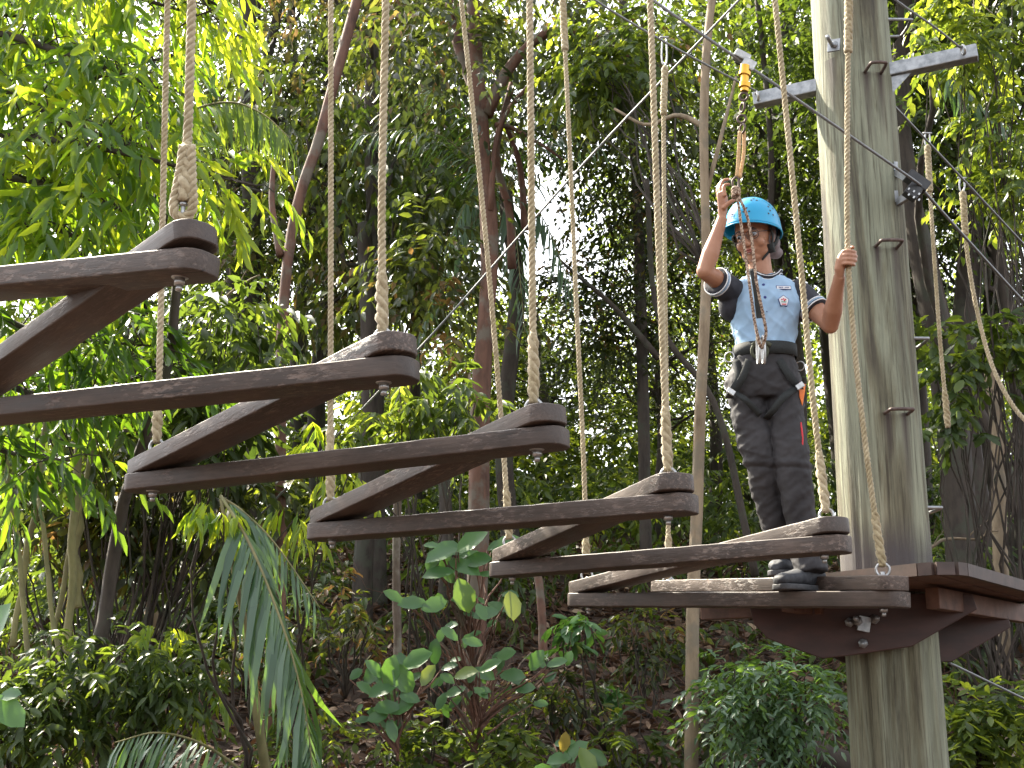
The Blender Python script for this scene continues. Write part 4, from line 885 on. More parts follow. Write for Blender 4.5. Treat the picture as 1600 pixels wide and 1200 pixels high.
hang_rope([(1039, 105, 6.5), (1037, 200, 6.5), (1040, 500, 6.47), (1044, 760, 6.45), (1044, 905, 6.45)], 'rope starting from a shackle just behind the fourth thick rope', 835, 180)
hang_rope([(1449, 228, 7.3), (1455, 330, 7.3), (1468, 520, 7.3), (1481, 668, 7.3)], 'loose rope with a braided end hanging right of the pole', 612, 300, ringed=False, group='slack ropes right of the pole', r=.0125)
hang_rope([(1504, 300, 7.0), (1512, 400, 7.0), (1530, 500, 7.0), (1556, 585, 6.9), (1600, 655, 6.8), (1660, 690, 6.7)], 'slack rope curving off the right edge', None, 370, ringed=False, group='slack ropes right of the pole', r=.0125)
for px, py, Y, ln_, lab in [(879, -25, 6.15, 22, 'steel shackle over the rope at the top edge'), (1038, 92, 6.5, 34, 'steel shackle over the rope behind the fourth thick rope'), (1449, 222, 7.3, 14, 'small shackle holding the loose rope nearest the pole'), (1503, 292, 7.0, 14, 'small shackle holding the slack rope under the cable')]:
    root = empty('shackle', P(px, py, Y), lab, 'shackle'); mb = MB(); c = P(px, py, Y); q = [P(px - 3, py - ln_, Y), P(px - 4, py, Y), P(px, py + 10, Y), P(px + 4, py, Y), P(px + 3, py - ln_, Y)]
    mb.tube(spline(q, 20), .005, 7); mb.build('bow', M_SILVER, root); mb = MB(); mb.tube([P(px - 7, py - ln_, Y), P(px + 7, py - ln_, Y)], .006, 8); mb.build('pin', M_SILVER, root)

def cable(pts, r, label, m=M_CABLE):
    q = [Vector(v) for v in spline([P(*p) for p in pts], 40)]; mb = MB(); mb.tube(q, r, 8)
    tag(mb.build('steel_cable', m), label, 'cable', 'steel cables of the course')
cable([(760, -190, 4.9), (1020, 0, 5.05), (1162, 98, 5.15), (1300, 193, 5.4), (1430, 283, 5.84), (1436, 290, 5.88)], .0072, 'main belay cable the pulley rides on, running to the black block')
cable([(1436, 290, 5.88), (1500, 362, 6.3), (1600, 472, 7.0), (1720, 600, 7.9)], .0078, 'belay cable leaving the black block to the right')
cable([(780, -110, 5.5), (930, 0, 5.8), (1050, 72, 6.0), (1183, 143, 6.3)], .006, 'cable ending at the left tip of the galvanised arm')
cable([(1200, -48, 6.8), (1155, 0, 6.9), (910, 258, 7.6), (650, 550, 8.4), (340, 875, 9.1), (252, 975, 9.6), (235, 995, 9.8)], .0075, 'long thin guy wire slanting down to the left bank')
cable([(1392, 160, 6.2), (1500, 275, 6.8), (1600, 382, 7.3), (1700, 490, 8)], .0065, 'cable behind the loose ropes from the pole to the right edge')
cable([(1330, -60, 5.6), (1400, 0, 5.7), (1460, 42, 5.8), (1500, 74, 5.9)], .0055, 'cable reaching the right tip of the galvanised arm')
cable([(1484, 1036, 6.6), (1600, 1092, 7.4), (1720, 1150, 8.2)], .007, 'guy wire below the platform at lower right')

# ================================================================== PULLEY AND LANYARD
LY = 5.12
tr = empty('belay_pulley', P(1162, 98, 5.15), 'cable pulley with gold swivel hanging above the climber', 'pulley')
mb = MB(); Mx = Matrix.Rotation(rad(30), 3, 'Y'); mb.box(P(1159, 90, 5.15), (.036, .03, .018), Mx); mb.box(P(1170, 100, 5.12), (.030, .008, .024), Mx); mb.build('side_plate', M_SILVER, tr, bevel=.006, smooth=False)
mb = MB(); mb.box(P(1162, 96, 5.185), (.034, .006, .026), Mx); mb.build('cover', M_BLACK, tr, bevel=.004, smooth=False)
mb = MB(); 
for a, b_, r_ in ((103, 113, .021), (113, 118, .026), (118, 130, .018), (130, 137, .025), (137, 143, .018)): mb.tube([P(1164, a, LY), P(1163, b_, LY)], r_, 20)
sharp(mb.build('swivel', M_GOLD, tr))
mb = MB(); mb.ring(P(1162, 151, LY), .018, .0055, (.3, 1, 0)); mb.ring(P(1160, 168, LY), .020, .005, (1, .3, 0)); mb.ring(P(1159, 186, LY), .018, .0055, (.3, 1, 0)); mb.ring(P(1160, 201, LY), .020, .005, (1, .4, 0)); mb.build('links', M_RUST, tr)
lan = empty('lanyard', P(1150, 285, LY), 'speckled lanyard from the pulley to the climber\'s harness', 'lanyard')
def strap(mb, pts, w_, th=.0025, side=Vector((1, 0, 0))):
    q = [Vector(v) for v in spline(pts, 20)]; v = []
    for i, (p, t, a, b_) in enumerate(frames(q)):
        s_ = (side - t * side.dot(t)).normalized(); n = t.cross(s_)
        v += [p - s_ * w_ + n * th, p + s_ * w_ + n * th, p + s_ * w_ - n * th, p - s_ * w_ - n * th]
    f = [(i * 4 + k, i * 4 + (k + 1) % 4, i * 4 + 4 + (k + 1) % 4, i * 4 + 4 + k) for i in range(19) for k in range(4)] + [(3, 2, 1, 0), (76, 77, 78, 79)]
    mb.add(v, f)
mb = MB(); strap(mb, [P(1156, 205, LY - .01), P(1154, 245, LY - .01), P(1152, 276, LY)], .0075); strap(mb, [P(1163, 205, LY + .015), P(1162, 240, LY + .015), P(1156, 278, LY + .01)], .0075); mb.build('sling', M_SLING, lan)
mb = MB(); c = P(1150, 285, LY); q = [c + Vector((0, 0, .025)), c + Vector((-.014, 0, .008)), c + Vector((-.012, 0, -.02)), c + Vector((.004, 0, -.03)), c + Vector((.012, 0, -.008)), c + Vector((.01, 0, .016)), c + Vector((0, 0, .025))]; mb.tube(spline(q, 26), .005, 8); mb.build('connector', M_RUST, lan)
mb = MB(); c = P(1150, 301, LY)
for k in range(3): mb.ring(c + Vector((0, 0, .012 * (k - 1))), .013, .0085, (.3 * (k - 1), .5, 1), 16)
strands(mb, [Vector(v) for v in spline([P(1152, 308, LY), P(1158, 350, LY), P(1165, 400, LY), P(1172, 450, LY - .03), P(1178, 495, LY - .02), P(1185, 530, LY - .0), P(1189, 545, LY + .03)], 40)], .0068, .05, seg=5)
strands(mb, [Vector(v) for v in spline([P(1154, 306, LY), P(1168, 340, LY), P(1176, 385, LY), P(1182, 440, LY - .03), P(1192, 490, LY - .02), P(1197, 520, LY - .0), P(1190, 545, LY + .03)], 40)], .0068, .05, seg=5)
mb.build('rope', M_LANY, lan, fix=False)
mb = MB(); strap(mb, [P(1175, 420, LY + .04), P(1181, 450, LY + .02), P(1186, 490, LY + .03), P(1187, 497, LY + .03)], .013); mb.build('sleeve', M_STRAP, lan)
for dx in (-1, 1):
    mb = MB(); c = P(1189 + dx * 4, 546, LY + .05); h_ = .058; q = [c + Vector((0, .0, h_)), c + Vector((0, -.02, h_ * .8)), c + Vector((0, -.024, 0)), c + Vector((0, -.012, -h_ * .9)), c + Vector((0, .012, -h_)), c + Vector((0, .03, -h_ * .7)), c + Vector((0, .02, h_ * .8)), c + Vector((0, 0, h_))]
    mb.tube(spline(q, 36), .0058, 8); mb.build('carabiner', M_SILVER, lan)

# ================================================================== PERSON
BY = 5.40
per = empty('person', P(1250, 925, BY), 'climber in blue helmet and light blue shirt with one hand raised', 'person')
px2m = BY / (F * .97)
# --- head frame: looks to picture left and slightly down
HC = P(1177, 367, BY - .02)                    # centre of the skull
yaw, pit, rol = rad(-34), rad(14), rad(-4)
MH = Matrix.Rotation(yaw, 3, 'Z') @ Matrix.Rotation(rol, 3, 'Y') @ Matrix.Rotation(pit, 3, 'X') * 1.1
# local head axes: x right (picture right), y back, z up ; face at -y
def H(x, y, z): return HC + MH @ Vector((x, y, z))
body = MB()
body.ell(H(0, .012, .012), (.072, .092, .100), MH, 20, 14)       # skull
body.ell(H(0, -.020, -.035), (.058, .062, .078), MH, 20, 14)     # face
body.ell(H(0, -.040, -.092), (.030, .030, .024), MH)             # chin
for s_ in (-1, 1):
    body.ell(H(s_ * .034, -.050, -.040), (.026, .024, .026), MH) # cheek
    body.ell(H(s_ * .070, .012, -.022), (.009, .018, .030), MH)  # ear
    body.tube([H(s_ * .050, .005, -.045), H(s_ * .040, -.020, -.080), H(0, -.050, -.100)], [.018, .018, .016], 10)
    body.ell(H(s_ * .012, -.085, -.046), (.009, .009, .008), MH) # nostril wing
body.tube([H(0, -.074, .000), H(0, -.086, -.022), H(0, -.096, -.043)], [.008, .010, .012], 10)  # nose
body.ell(H(0, -.094, -.045), (.011, .010, .009), MH)
body.tube([H(-.028, -.077, .010), H(0, -.084, .014), H(.028, -.077, .010)], [.008, .010, .008], 8)  # brow ridge
body.ell(H(0, -.073, -.066), (.024, .015, .013), MH)              # mouth mound
NB = P(1195, 447, BY + .01)
body.tube([H(0, .015, -.05), P(1188, 425, BY), NB, P(1195, 475, BY + .01)], [.052, .053, .060, .08], 16)
# torso core, shoulders, pelvis, legs (clothed)
body.loft([(P(1195, 455, BY + .01), (.085, 0, 0), (0, .06, 0)), (P(1196, 485, BY), (.13, 0, 0), (0, .085, 0)), (P(1196, 545, BY), (.105, 0, 0), (0, .08, 0)), (P(1192, 600, BY), (.13, 0, 0), (0, .09, 0))])
shL, shR = P(1148, 456, BY), P(1247, 456, BY)
elL, wrL = P(1101, 424, BY - .17), P(1129, 340, BY - .19)
elR, wrR = P(1297, 508, BY - .10), P(1312, 431, 5.125)
def arm(sh, el, wr, r):
    m1 = sh.lerp(el, .45); m2 = el.lerp(wr, .32)
    body.tube([sh, m1, el], [r * 1.15, r * 1.05, r * .83], 16); body.ell(el, (r * .86,) * 3)
    body.tube([el, m2, el.lerp(wr, .7), wr], [r * .84, r * .92, r * .66, r * .54], 16)
arm(shL, elL, wrL, .042); arm(shR, elR, wrR, .044)
# legs inside trousers
lp = [P(1167, 600, BY), P(1189, 718, BY), P(1214, 826, BY + .10), P(1229, 888, 5.56)]; rp_ = [P(1224, 600, BY - .01), P(1237, 718, BY - .05), P(1252, 826, BY - .02), P(1267, 892, 5.36)]
for q in (lp, rp_): body.tube(q, [.060, .042, .034, .030], 14)
def fing(pts, r):
    q = spline(pts, 9); body.tube(q, [r * (1.08 - .28 * i / 8) for i in range(9)], 10); body.ell(q[-1], (r * .8,) * 3, None, 8, 6)
# raised open hand: palm towards the lanyard, fingers up and bent over to the right
Y1 = wrL.y
body.tube([wrL, P(1129, 326, Y1), P(1129, 309, Y1), P(1127, 302, Y1)], [.023, .028, .033, .030], 14, ratio=.55)
for k, (x0, y0, dY, r_, tipx, tipy) in enumerate([(1121, 303, .022, .0082, 1131, 283), (1123, 300, .007, .0088, 1136, 279), (1126, 299, -.008, .0088, 1138, 277.5), (1131, 300, -.024, .0084, 1139, 284)]):
    fing([P(x0 + 2, y0 + 7, Y1 + dY), P(x0, y0 - 6, Y1 + dY), P((x0 + tipx) / 2 - 2, tipy + 5, Y1 + dY), P(tipx, tipy + 1 + k, Y1 + dY - .006)], r_)
fing([P(1130, 326, Y1 - .018), P(1138, 318, Y1 - .026), P(1144, 314, Y1 - .024), P(1149, 311, Y1 - .018)], .0105)
# gripping hand round the rope
rx, ry = 1325.5, 405; RY = 5.10
body.tube([wrR, P(1312, 420, 5.11), P(1315, 408, 5.10), P(1318, 398, 5.095)], [.023, .027, .029, .024], 14, ratio=.8)
for k in range(4):
    yy = 393 + k * 6.4; r_ = (.0088, .0092, .0088, .0078)[k]; e = (0, 1.5, 1, -1.5)[k]
    fing([P(1316, yy + 1, 5.088), P(1322, yy - 1, 5.068), P(1331 + e * .5, yy, 5.066), P(1336 + e, yy + 1, 5.085), P(1334 + e * .5, yy + 2, 5.112), P(1327, yy + 2.5, 5.125)], r_)
fing([P(1315, 402, 5.115), P(1320, 394, 5.135), P(1327, 388, 5.135), P(1333, 386.5, 5.115)], .0098)
skin = remesh(body, 'body', M_SKIN, per, .0036, 3)

# face details
def part(mb, name, m, parent=None, **k): return mb.build(name, m, parent or per, **k)
for s_ in (-1, 1):
    mb = MB(); mb.ell(H(s_ * .029, -.0745, -.008), (.0135, .009, .0075), MH); ey = part(mb, 'eye', M_WHITE)
    mb = MB(); mb.ell(H(s_ * .029 - .003, -.0815, -.010), (.0062, .0035, .0062), MH); mb.build('iris', M_HAIR, ey)
    mb = MB(); mb.tube(spline([H(s_ * .015, -.0855, .010), H(s_ * .03, -.085, .015), H(s_ * .046, -.073, .010)], 8), [.0022, .003, .003, .003, .003, .0028, .002, .0014], 6); part(mb, 'eyebrow', M_HAIR)
    mb = MB(); mb.tube(spline([H(s_ * .044, -.070, -.005), H(s_ * .03, -.082, .0), H(s_ * .016, -.083, -.005)], 8), .0015, 6); part(mb, 'eyelid', M_HAIR)
mb = MB(); mb.tube(spline([H(-.021, -.0835, -.069), H(-.006, -.0905, -.0655), H(0, -.090, -.067), H(.006, -.0905, -.0655), H(.021, -.0835, -.069)], 16), [.001 + .003 * math.sin(math.pi * i / 15) for i in range(16)], 8)
mb.tube(spline([H(-.018, -.083, -.072), H(0, -.0895, -.0745), H(.018, -.083, -.072)], 12), [.001 + .0042 * math.sin(math.pi * i / 11) for i in range(12)], 8); part(mb, 'lips', M_LIP)
gl = None; mb = MB()
for s_ in (-1, 1):
    c = H(s_ * .032, -.097, -.012); R = MH @ Matrix.Rotation(s_ * rad(6), 3, 'Z'); q = []
    for i in range(33):
        an = 2 * math.pi * i / 32; q.append(c + R @ Vector((math.copysign(abs(math.cos(an)) ** .75, math.cos(an)) * .0245, 0, math.copysign(abs(math.sin(an)) ** .75, math.sin(an)) * .018)))
    mb.tube(q, .0015, 6, cap=False); mb.tube([H(s_ * .056, -.096, -.006), H(s_ * .073, -.04, -.004), H(s_ * .078, .01, -.005)], .0015, 6)
mb.tube(spline([H(-.008, -.098, -.010), H(0, -.101, -.006), H(.008, -.098, -.010)], 6), .0014, 6)
gl = part(mb, 'glasses', M_BLACK)
mb = MB()
for s_ in (-1, 1): mb.ell(H(s_ * .032, -.097, -.012), (.0225, .0006, .0165), MH, 20, 10)
mb.build('lens', M_LENS, gl)
# mauve head cloth with bun
mb = MB(); mb.ell(H(0, .030, .000), (.083, .088, .098), MH, 20, 14); mb.ell(H(.045, .055, -.045), (.038, .045, .045), MH); mb.ell(H(.045, .085, -.085), (.032, .032, .024), MH)
o = remesh(mb, 'head_cloth', M_CAP, per, .005, 3, lambda p: .004 * noise.noise(p * 38))
# keep the face free: push everything in front of the ears back
bm = bmesh.new(); bm.from_mesh(o.data); MHi = MH.inverted()
dl = [v for v in bm.verts if (MHi @ (v.co - HC)).y < -.012 + .25 * (MHi @ (v.co - HC)).z * 0 and (MHi @ (v.co - HC)).z < .06]
bmesh.ops.delete(bm, geom=dl, context='VERTS'); bm.to_mesh(o.data); bm.free()
# helmet: dome with flared brim
mb = MB(); v = []; nu, nv = 48, 18; 
MT = MH @ Matrix.Rotation(rad(7), 3, 'Y') @ Matrix.Rotation(rad(-14), 3, 'X')
HM = H(0, .008, .026)
def shell(th, ph, off=0):
    # th from 0 (top) to 1 (rim)
    a = th * rad(97); R0 = Vector((.111, .130, .128)) + Vector((off,) * 3)
    q = Vector((math.sin(a) * math.cos(ph) * R0.x, math.sin(a) * math.sin(ph) * R0.y, math.cos(a) * R0.z))
    fl = max(0, th - .86) / .14; q.x *= 1 + .06 * fl; q.y *= 1 + .06 * fl
    q.z -= .012 * (math.sin(ph) > 0) * math.sin(ph) * th  # deeper at the nape
    return HM + MT @ q
for off in (0, -.006):
    for j in range(nv + 1):
        for i in range(nu): v.append(shell(j / nv, 2 * math.pi * i / nu, off))
f = []
B2 = (nv + 1) * nu
for j in range(nv):
    for i in range(nu):
        i2 = (i + 1) % nu; f.append((j * nu + i, j * nu + i2, (j + 1) * nu + i2, (j + 1) * nu + i)); f.append((B2 + j * nu + i, B2 + (j + 1) * nu + i, B2 + (j + 1) * nu + i2, B2 + j * nu + i2))
for i in range(nu): i2 = (i + 1) % nu; f.append((nv * nu + i, nv * nu + i2, B2 + nv * nu + i2, B2 + nv * nu + i))
me = bpy.data.meshes.new('helmet'); me.from_pydata([tuple(q) for q in v], [], f); me.validate(); bm = bmesh.new(); bm.from_mesh(me); bmesh.ops.remove_doubles(bm, verts=bm.verts, dist=.0005); bmesh.ops.recalc_face_normals(bm, faces=bm.faces); bm.to_mesh(me); bm.free()
helm = link('helmet', me, M_HELM, per)
mb = MB()
for k in range(nu):
    pass
mb.tube([shell(1, 2 * math.pi * i / nu, -.002) for i in range(nu + 1)], .0035, 8, cap=False); mb.build('rim', M_HELM, helm)
def hole(th, ph, r_=.0052):
    c = shell(th, ph, .0003); n = (c - HM).normalized(); u = n.orthogonal().normalized(); w_ = n.cross(u)
    mb = MB(); mb.add([c + (u * math.cos(2 * math.pi * i / 12) + w_ * math.sin(2 * math.pi * i / 12)) * r_ + n * .0006 for i in range(12)], [tuple(range(12))]); mb.build('vent_hole', M_BLACK, helm, fix=False)
for gth, gph in ((.48, -62), (.62, -20), (.50, -118), (.66, -160), (.5, 20), (.5, 60), (.5, 110), (.5, 150), (.5, 190)):
    for dt, dp in ((-.07, 0), (0, -7), (0, 8)): hole(gth + dt, rad(gph + dp))
for gth, gph in ((.76, -78), (.76, -25), (.76, -118)):
    for dt, dp in ((-.05, 0), (.03, -6), (.03, 6)): hole(gth + dt, rad(gph + dp), .0046)
# lettering on the front of the helmet
def text(s_, size, c, xd, yd, m, parent, name='lettering'):
    cu = bpy.data.curves.new(name, 'FONT'); cu.body = s_; cu.size = size; cu.extrude = .0004; cu.align_x = 'CENTER'; cu.align_y = 'CENTER'; cu.offset = .0004
    o = bpy.data.objects.new(name, cu); COL.objects.link(o); dg = bpy.context.evaluated_depsgraph_get(); me = bpy.data.meshes.new_from_object(o.evaluated_get(dg)); bpy.data.objects.remove(o)
    xd = Vector(xd).normalized(); yd = (Vector(yd) - xd * Vector(yd).dot(xd)).normalized(); z = xd.cross(yd)
    M = Matrix((xd, yd, z)).transposed()
    for v_ in me.vertices: v_.co = M @ v_.co + Vector(c)
    return link(name, me, m, parent, smooth=False)
c = shell(.80, rad(-112), .0015); xd = shell(.80, rad(-100)) - shell(.80, rad(-124)); yd = shell(.72, rad(-112)) - shell(.88, rad(-112)); text('ELI', .030, c + (c - HM).normalized() * .003, xd, yd, M_NAVY, helm)
# chin straps
mb = MB()
strap(mb, [H(.080, -.005, .02), H(.080, -.005, -.03), H(.062, -.012, -.075), H(.03, -.04, -.113)], .008, side=MH @ Vector((0, 1, 0)))
strap(mb, [H(.085, .075, .0), H(.080, .03, -.045), H(.062, -.008, -.075)], .008, side=MH @ Vector((0, 0, 1)))
strap(mb, [H(-.080, -.005, .02), H(-.078, -.005, -.03), H(-.060, -.012, -.075), H(-.03, -.04, -.113)], .008, side=MH @ Vector((0, 1, 0)))
mb.box(H(.066, -.012, -.073), (.012, .010, .018), MH); part(mb, 'chin_strap', M_STRAP)

# --- shirt
def fold(p, a): return a * (1 - 2 * abs(noise.noise(p))) ** 3
def wr_(p): return fold(Vector((p.x * 13 + p.z * 8, p.y * 9, p.z * 5)), .0065) + fold(Vector((p.x * 17 - p.z * 9 + 4, p.y * 13, p.z * 6)), .003) - .001 * noise.noise(Vector((p.x * 16 + p.z * 7, p.y * 12, p.z * 9))) + .002 * noise.noise(p * 45) + .004 * noise.noise(Vector((p.x * 26 - p.z * 14, p.y * 10, p.z * 4)))
sh = MB()
def rg_(px, py, hw_, hd, dy=0): return (P(px, py, BY + dy), (hw_ * px2m, 0, 0), (0, hd, 0))
sh.loft([rg_(1194, 433, 24, .058, .014), rg_(1195, 438, 36, .072, .010), rg_(1196, 447, 49, .085, .005), rg_(1197, 462, 54, .095), rg_(1197, 480, 56, .108, -.005), rg_(1196, 505, 51, .105, -.005), rg_(1195, 530, 46, .100, -.005), rg_(1195, 560, 46, .098, -.003)])
shirt = remesh(sh, 'shirt', M_SHIRT, per, .006, 5, wr_)
def sleeve(a, b_, r0, r1, name='sleeve', inn=None):
    mb = MB(); q = [a, a.lerp(b_, .5), b_]; mb.tube(spline(q, 12), [r0 + (r1 - r0) * i / 11 for i in range(12)], 20); mb.ell(a, (r0 * .98,) * 3, None, 20, 14)
    if inn: mb.ell(inn, (r0 * 1.0, r0 * 1.1, r0 * 1.15), None, 20, 14)
    o = remesh(mb, 'sleeve', M_SLEEVE, per, .006, 3, lambda p: wr_(p) * .4)
    t = (b_ - a).normalized()
    for k, m_ in ((-.004, M_WHITE), (-.014, M_SHIRT), (-.022, M_WHITE)):
        mb = MB(); c = b_ + t * k; u = t.orthogonal().normalized(); w_ = t.cross(u); R = r1 + .0040
        mb.tube([c + (u * math.cos(2 * math.pi * i / 28) + w_ * math.sin(2 * math.pi * i / 28)) * R for i in range(29)], .0030, 6, cap=False); mb.build('cuff_stripe', m_, o)
    return o
sleeve(P(1150, 460, BY), P(1118, 439, BY - .105), .061, .058, inn=P(1144, 478, BY))
sleeve(P(1246, 459, BY), P(1275, 486, BY - .057), .063, .059, inn=P(1246, 478, BY))
# collar
mb = MB(); cpts = []
for i in range(29):
    an = 2 * math.pi * i / 28; cpts.append(P(1194, 428, BY + .012) + Vector((math.cos(an) * .071, math.sin(an) * .082 - .004, .012 * math.sin(an) + (-.034 if math.sin(an) < -.6 else 0) * (abs(math.sin(an)) - .6) * 2.5)))
v = []
for i in range(29):
    c = cpts[i]; ou = (c - P(1194, 428, BY + .012)); ou.z = 0; ou.normalize(); v += [c + ou * .004 + Vector((0, 0, -.012)), c + ou * .007 + Vector((0, 0, .010)), c - ou * .0 + Vector((0, 0, .016)), c - ou * .004 + Vector((0, 0, -.012))]
f = [(i * 4 + k, i * 4 + (k + 1) % 4, i * 4 + 4 + (k + 1) % 4, i * 4 + 4 + k) for i in range(28) for k in range(4)]
mb.add(v, f); col_ = part(mb, 'collar', M_SLEEVE)
for dz, R in ((.011, .0085), (-.006, .0065)):
    mb = MB(); mb.tube([c + (c - P(1194, 428, BY + .012)).normalized() * R + Vector((0, 0, dz)) for c in cpts], .0019, 6, cap=False); mb.build('collar_stripe', M_WHITE, col_)
FRT = BY - .112
def surf(px, py):  # point on the front of the shirt
    me_ = shirt.data; o_ = P(px, py, BY - .4) - P(px, py, BY); o_ = o_.normalized()
    start = P(px, py, BY - .5); hit, loc, nn, idx = shirt.ray_cast(start - Vector(shirt.location) - per.location * 0 if False else start, -o_)
    return (loc, nn) if hit else (P(px, py, FRT), Vector((0, -1, 0)))
bpy.context.view_layer.update()
for py in (445, 464.5, 487):
    l, nn = surf(1193 - 0 + (py - 445) * .12, py); mb = MB(); mb.ell(l + nn * .001, (.0068 if py < 480 else .003, .0068 if py < 480 else .003, .002), nn.to_track_quat('Z', 'Y').to_matrix()); mb.build('button', M_NAVY, shirt)
def decal(px, py, poly_, th, name, m, lift, parent):
    l, nn = surf(px, py); l = l + Vector((0, -.004, 0)); nn = (nn + Vector((0, -2, 0))).normalized(); xd = Vector((1, 0, 0)); xd = (xd - nn * xd.dot(nn)).normalized(); zd = nn.cross(xd) * -1
    if zd.z < 0: zd = -zd
    mb = MB(); mb.prism([l + nn * lift + xd * a + zd * b_ for a, b_ in poly_], -nn * .012); return mb.build(name, m, parent, smooth=False), l, nn, xd, zd
tag_, l, nn, xd, zd = decal(1224, 450, [(-.033, -.0085), (.033, -.0085), (.033, .0085), (-.033, .0085)], .001, 'name_tag', M_NAVY, .0030, shirt)
mb = MB(); mb.prism([l + nn * .0036 + xd * a + zd * b_ for a, b_ in [(-.031, -.0065), (.031, -.0065), (.031, .0065), (-.031, .0065)]], -nn * .002); mb.build('tag_face', M_WHITE, tag_, smooth=False)
mb = MB()
for k in range(9):
    if k in (4,): continue
    mb.prism([l + nn * .0041 + xd * (-.02 + k * .0052 + a) + zd * b_ for a, b_ in [(-.0019, -.0022 - .001 * (k % 2)), (.0019, -.0022), (.0015, .0024), (-.0017, .0018 + .001 * (k % 3 == 0))]], -nn * .001)
mb.build('tag_writing', M_NAVY, tag_, smooth=False)
pent = [(math.sin(2 * math.pi * i / 5) * .025, math.cos(2 * math.pi * i / 5) * .028) for i in range(5)]
em, l, nn, xd, zd = decal(1224, 471, pent, .001, 'emblem', M_NAVY, .0030, shirt)
mb = MB(); mb.prism([l + nn * .0036 + xd * a * .9 + zd * b_ * .9 for a, b_ in pent], -nn * .002); mb.build('emblem_face', M_WHITE, em, smooth=False)
mb = MB()
for a, b_ in ((-.008, .006), (0, .009), (.008, .006), (.003, .002)): mb.ell(l + nn * .0036 + xd * a + zd * b_, (.0036, .002, .0034))
mb.build('red_figures', M_REDC, em)
mb = MB()
for k in range(4): mb.tube([l + nn * .004 + xd * (-.011 + k * .0055) + zd * -.001, l + nn * .004 + xd * (-.008 + k * .0055) + zd * -.008, l + nn * .004 + xd * (-.0055 + k * .0055) + zd * -.001], .0010, 5)
mb.build('green_figures', M_GREEN, em)
mb = MB(); mb.box(l + nn * .004 + zd * -.0155, (.010, .001, .0022)); mb.build('emblem_band', M_REDC, em, smooth=False)

# --- trousers
tz = MB()
tz.loft([rg_(1194, 552, 45, .098), rg_(1194, 570, 50, .105), rg_(1193, 592, 57, .115), rg_(1193, 612, 58, .112), rg_(1194, 626, 50, .10)])
def leg(path, rad_):
    q = [P(a, b_, c) for a, b_, c in path]; n = 24; qs = spline(q, n); rs = np.interp(np.linspace(0, 1, n), np.linspace(0, 1, len(rad_)), rad_); tz.tube(qs, list(rs), 20)
leg([(1163, 595, BY + .0), (1172, 650, BY + .0), (1188, 715, BY + .0), (1200, 770, BY + .05), (1216, 830, BY + .10), (1229, 893, 5.56)], [.083, .079, .073, .067, .059, .048])
leg([(1223, 595, BY - .01), (1228, 650, BY - .03), (1237, 715, BY - .05), (1245, 770, BY - .04), (1253, 830, BY - .02), (1267, 896, 5.35)], [.083, .080, .074, .068, .061, .070])
def wt(p):
    a = fold(Vector((p.x * 7 + p.z * 8, p.y * 6, p.z * 7)), .0040) + fold(Vector((p.x * 13 - p.z * 15, p.y * 9 + 3, p.z * 9)), .0025) + .004 * noise.noise(Vector((p.x * 11 + p.z * 9, p.y * 8, p.z * 14))) + .006 * noise.noise(Vector((p.x * 20 - p.z * 22, p.y * 14, p.z * 9))) + .0025 * noise.noise(p * 50)
    zk = P(1215, 728, BY).z - (p.x - P(1215, 728, BY).x) * .1; d_ = p.z - zk   # zip-off seam at the knee
    a += .006 * math.exp(-(d_ / .012) ** 2) - .004 * math.exp(-((d_ + .022) / .006) ** 2)
    return a
trs = remesh(tz, 'trousers', M_TROUS, per, .006, 3, wt)
mb = MB(); mb.tube(spline([P(1251, 660, BY - .10), P(1254, 685, BY - .115), P(1252, 708, BY - .11)], 8), .0042, 6); mb.build('pocket_zip', M_REDC, trs)
# --- harness
def band(cx, py, hw_, hd, zh, name, m, dy=0):
    mb = MB(); v = []; n = 40
    for i in range(n):
        an = 2 * math.pi * i / n; ca, sa = math.cos(an), math.sin(an); ca = math.copysign(abs(ca) ** .85, ca); sa = math.copysign(abs(sa) ** .85, sa)
        for rr_, z in ((0, -zh), (.005, -zh), (.005, zh), (0, zh)): v.append(P(cx, py, BY + dy) + Vector((ca * (hw_ * px2m + rr_), sa * (hd + rr_), z)))
    f = [(i * 4 + k, i * 4 + (k + 1) % 4, ((i + 1) % n) * 4 + (k + 1) % 4, ((i + 1) % n) * 4 + k) for i in range(n) for k in range(4)]
    mb.add(v, f); return part(mb, name, m)
har = band(1195, 552, 48, .108, .028, 'harness_belt', M_STRAP)
mb = MB()
strap(mb, [P(1150, 562, BY - .06), P(1154, 590, BY - .11), P(1144, 612, BY - .10), P(1138, 622, BY - .04)], .017); strap(mb, [P(1170, 562, BY - .115), P(1160, 590, BY - .125), P(1148, 612, BY - .10)], .015)
strap(mb, [P(1218, 562, BY - .11), P(1232, 585, BY - .12), P(1246, 604, BY - .10), P(1254, 612, BY - .04)], .016)
strap(mb, [P(1246, 605, BY - .10), P(1225, 620, BY - .13), P(1205, 645, BY - .11), P(1195, 655, BY - .04)], .015); strap(mb, [P(1146, 612, BY - .10), P(1165, 625, BY - .12), P(1188, 648, BY - .09)], .013)
mb.build('leg_strap', M_STRAP, har)
mb = MB(); mb.ring(P(1187, 548, BY - .112), .034, .007, (0, 1, .1), 24, 8); strap(mb, [P(1176, 540, BY - .118), P(1188, 532, BY - .13), P(1204, 540, BY - .118)], .010); mb.build('tie_in_loop', M_OLIVE, har)
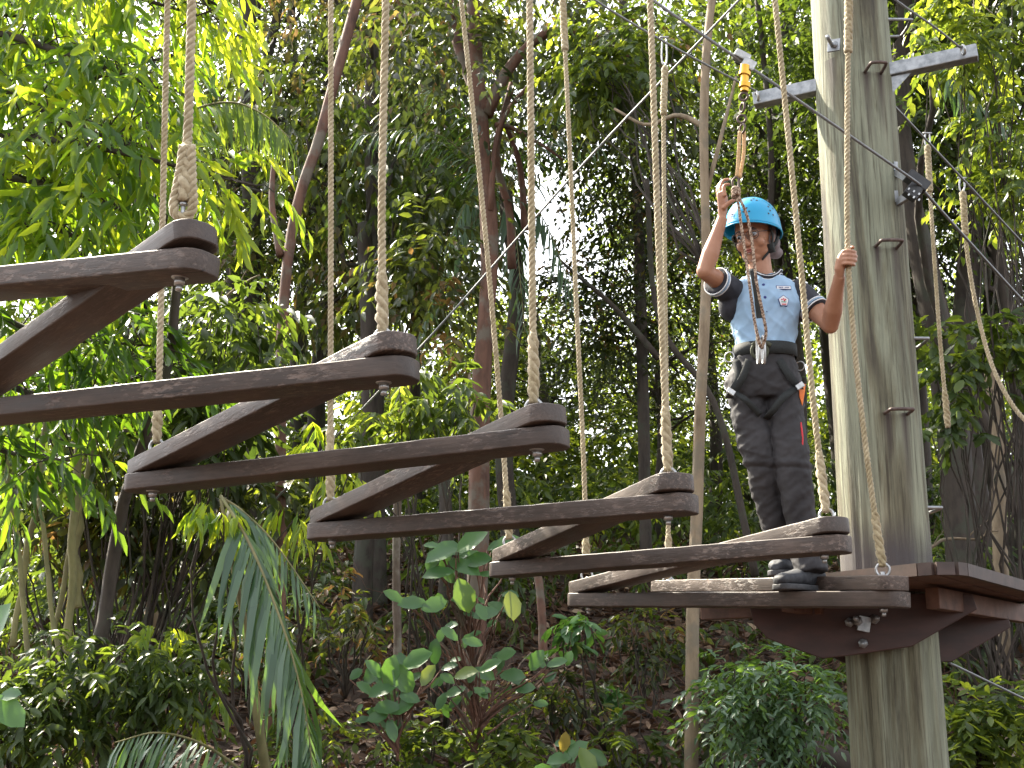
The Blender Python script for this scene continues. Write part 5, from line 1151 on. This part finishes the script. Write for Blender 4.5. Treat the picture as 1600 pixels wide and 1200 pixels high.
for px, py, sx in ((1142, 612, 1), (1250, 603, -1)):
    mb = MB(); mb.box(P(px, py, BY - .125), (.018, .005, .012), Matrix.Rotation(rad(35 * sx), 3, 'Y')); mb.box(P(px, py + 3, BY - .132), (.014, .004, .003), Matrix.Rotation(rad(35 * sx), 3, 'Y')); mb.build('buckle', M_SILVER, har, bevel=.002, smooth=False)
mb = MB(); mb.prism([P(1248, 597, BY - .09), P(1259, 600, BY - .08), P(1258, 612, BY - .08), P(1254, 635, BY - .08), P(1249, 618, BY - .09)], (0, .02, 0)); mb.build('orange_tab', M_ORANGE, har, bevel=.003)
mb = MB(); mb.ring(P(1140, 558, BY - .02), .022, .0035, (.6, 1, 0)); mb.ring(P(1250, 572, BY - .05), .020, .003, (.6, 1, 0)); mb.build('gear_loop', M_SILVER, har)
# --- shoes
def shoe(heel, toe, z, name='shoe'):
    heel = Vector(heel); toe = Vector(toe); heel.z = toe.z = z; t = (toe - heel).normalized(); s_ = Vector((-t.y, t.x, 0)); L = (toe - heel).length
    prof = [(0, .026, .06), (.06, .037, .085), (.2, .040, .105), (.35, .042, .098), (.5, .046, .080), (.68, .051, .063), (.85, .047, .054), (.95, .036, .044), (1.0, .018, .030)]
    mb = MB(); mb.loft([(heel + t * a * L + Vector((0, 0, .018 + h / 2)), s_ * w_, (0, 0, h / 2)) for a, w_, h in prof])
    mb.tube([heel + t * .06 + Vector((0, 0, .08)), heel + t * .05 + Vector((0, 0, .13))], [.04, .036], 16)
    o = remesh(mb, name, M_SHOE, per, .005, 3, lambda p: .0015 * noise.noise(p * 60))
    mb = MB(); pl = [heel + t * a * L + s_ * w_ * 1.12 for a, w_, h in prof] + [heel + t * a * L - s_ * w_ * 1.12 for a, w_, h in reversed(prof)]
    mb.prism(pl, (0, 0, .024)); mb.build('sole', M_SOLE, o, bevel=.005)
    mb = MB()
    for k in range(4):
        a = .36 + k * .09; c = heel + t * a * L + Vector((0, 0, .018 + (.088 - k * .010))); mb.tube([c - s_ * .022 - Vector((0, 0, .006)), c + Vector((0, -.0, .002)), c + s_ * .022 - Vector((0, 0, .006))], .0028, 6)
    mb.build('laces', M_SOLE, o); return o
zb6 = P(*JR[5]).lerp(P(*JL[5]), .27).z + .001
shoe(P(1284, 900, 5.42), P(1214, 918, 5.26), zb6)
tD = .33; zD = D6[0].lerp(D6[1], tD).z + TB + .004
shoe(P(1248, 900, 5.66), P(1212, 905, 5.46), zD)
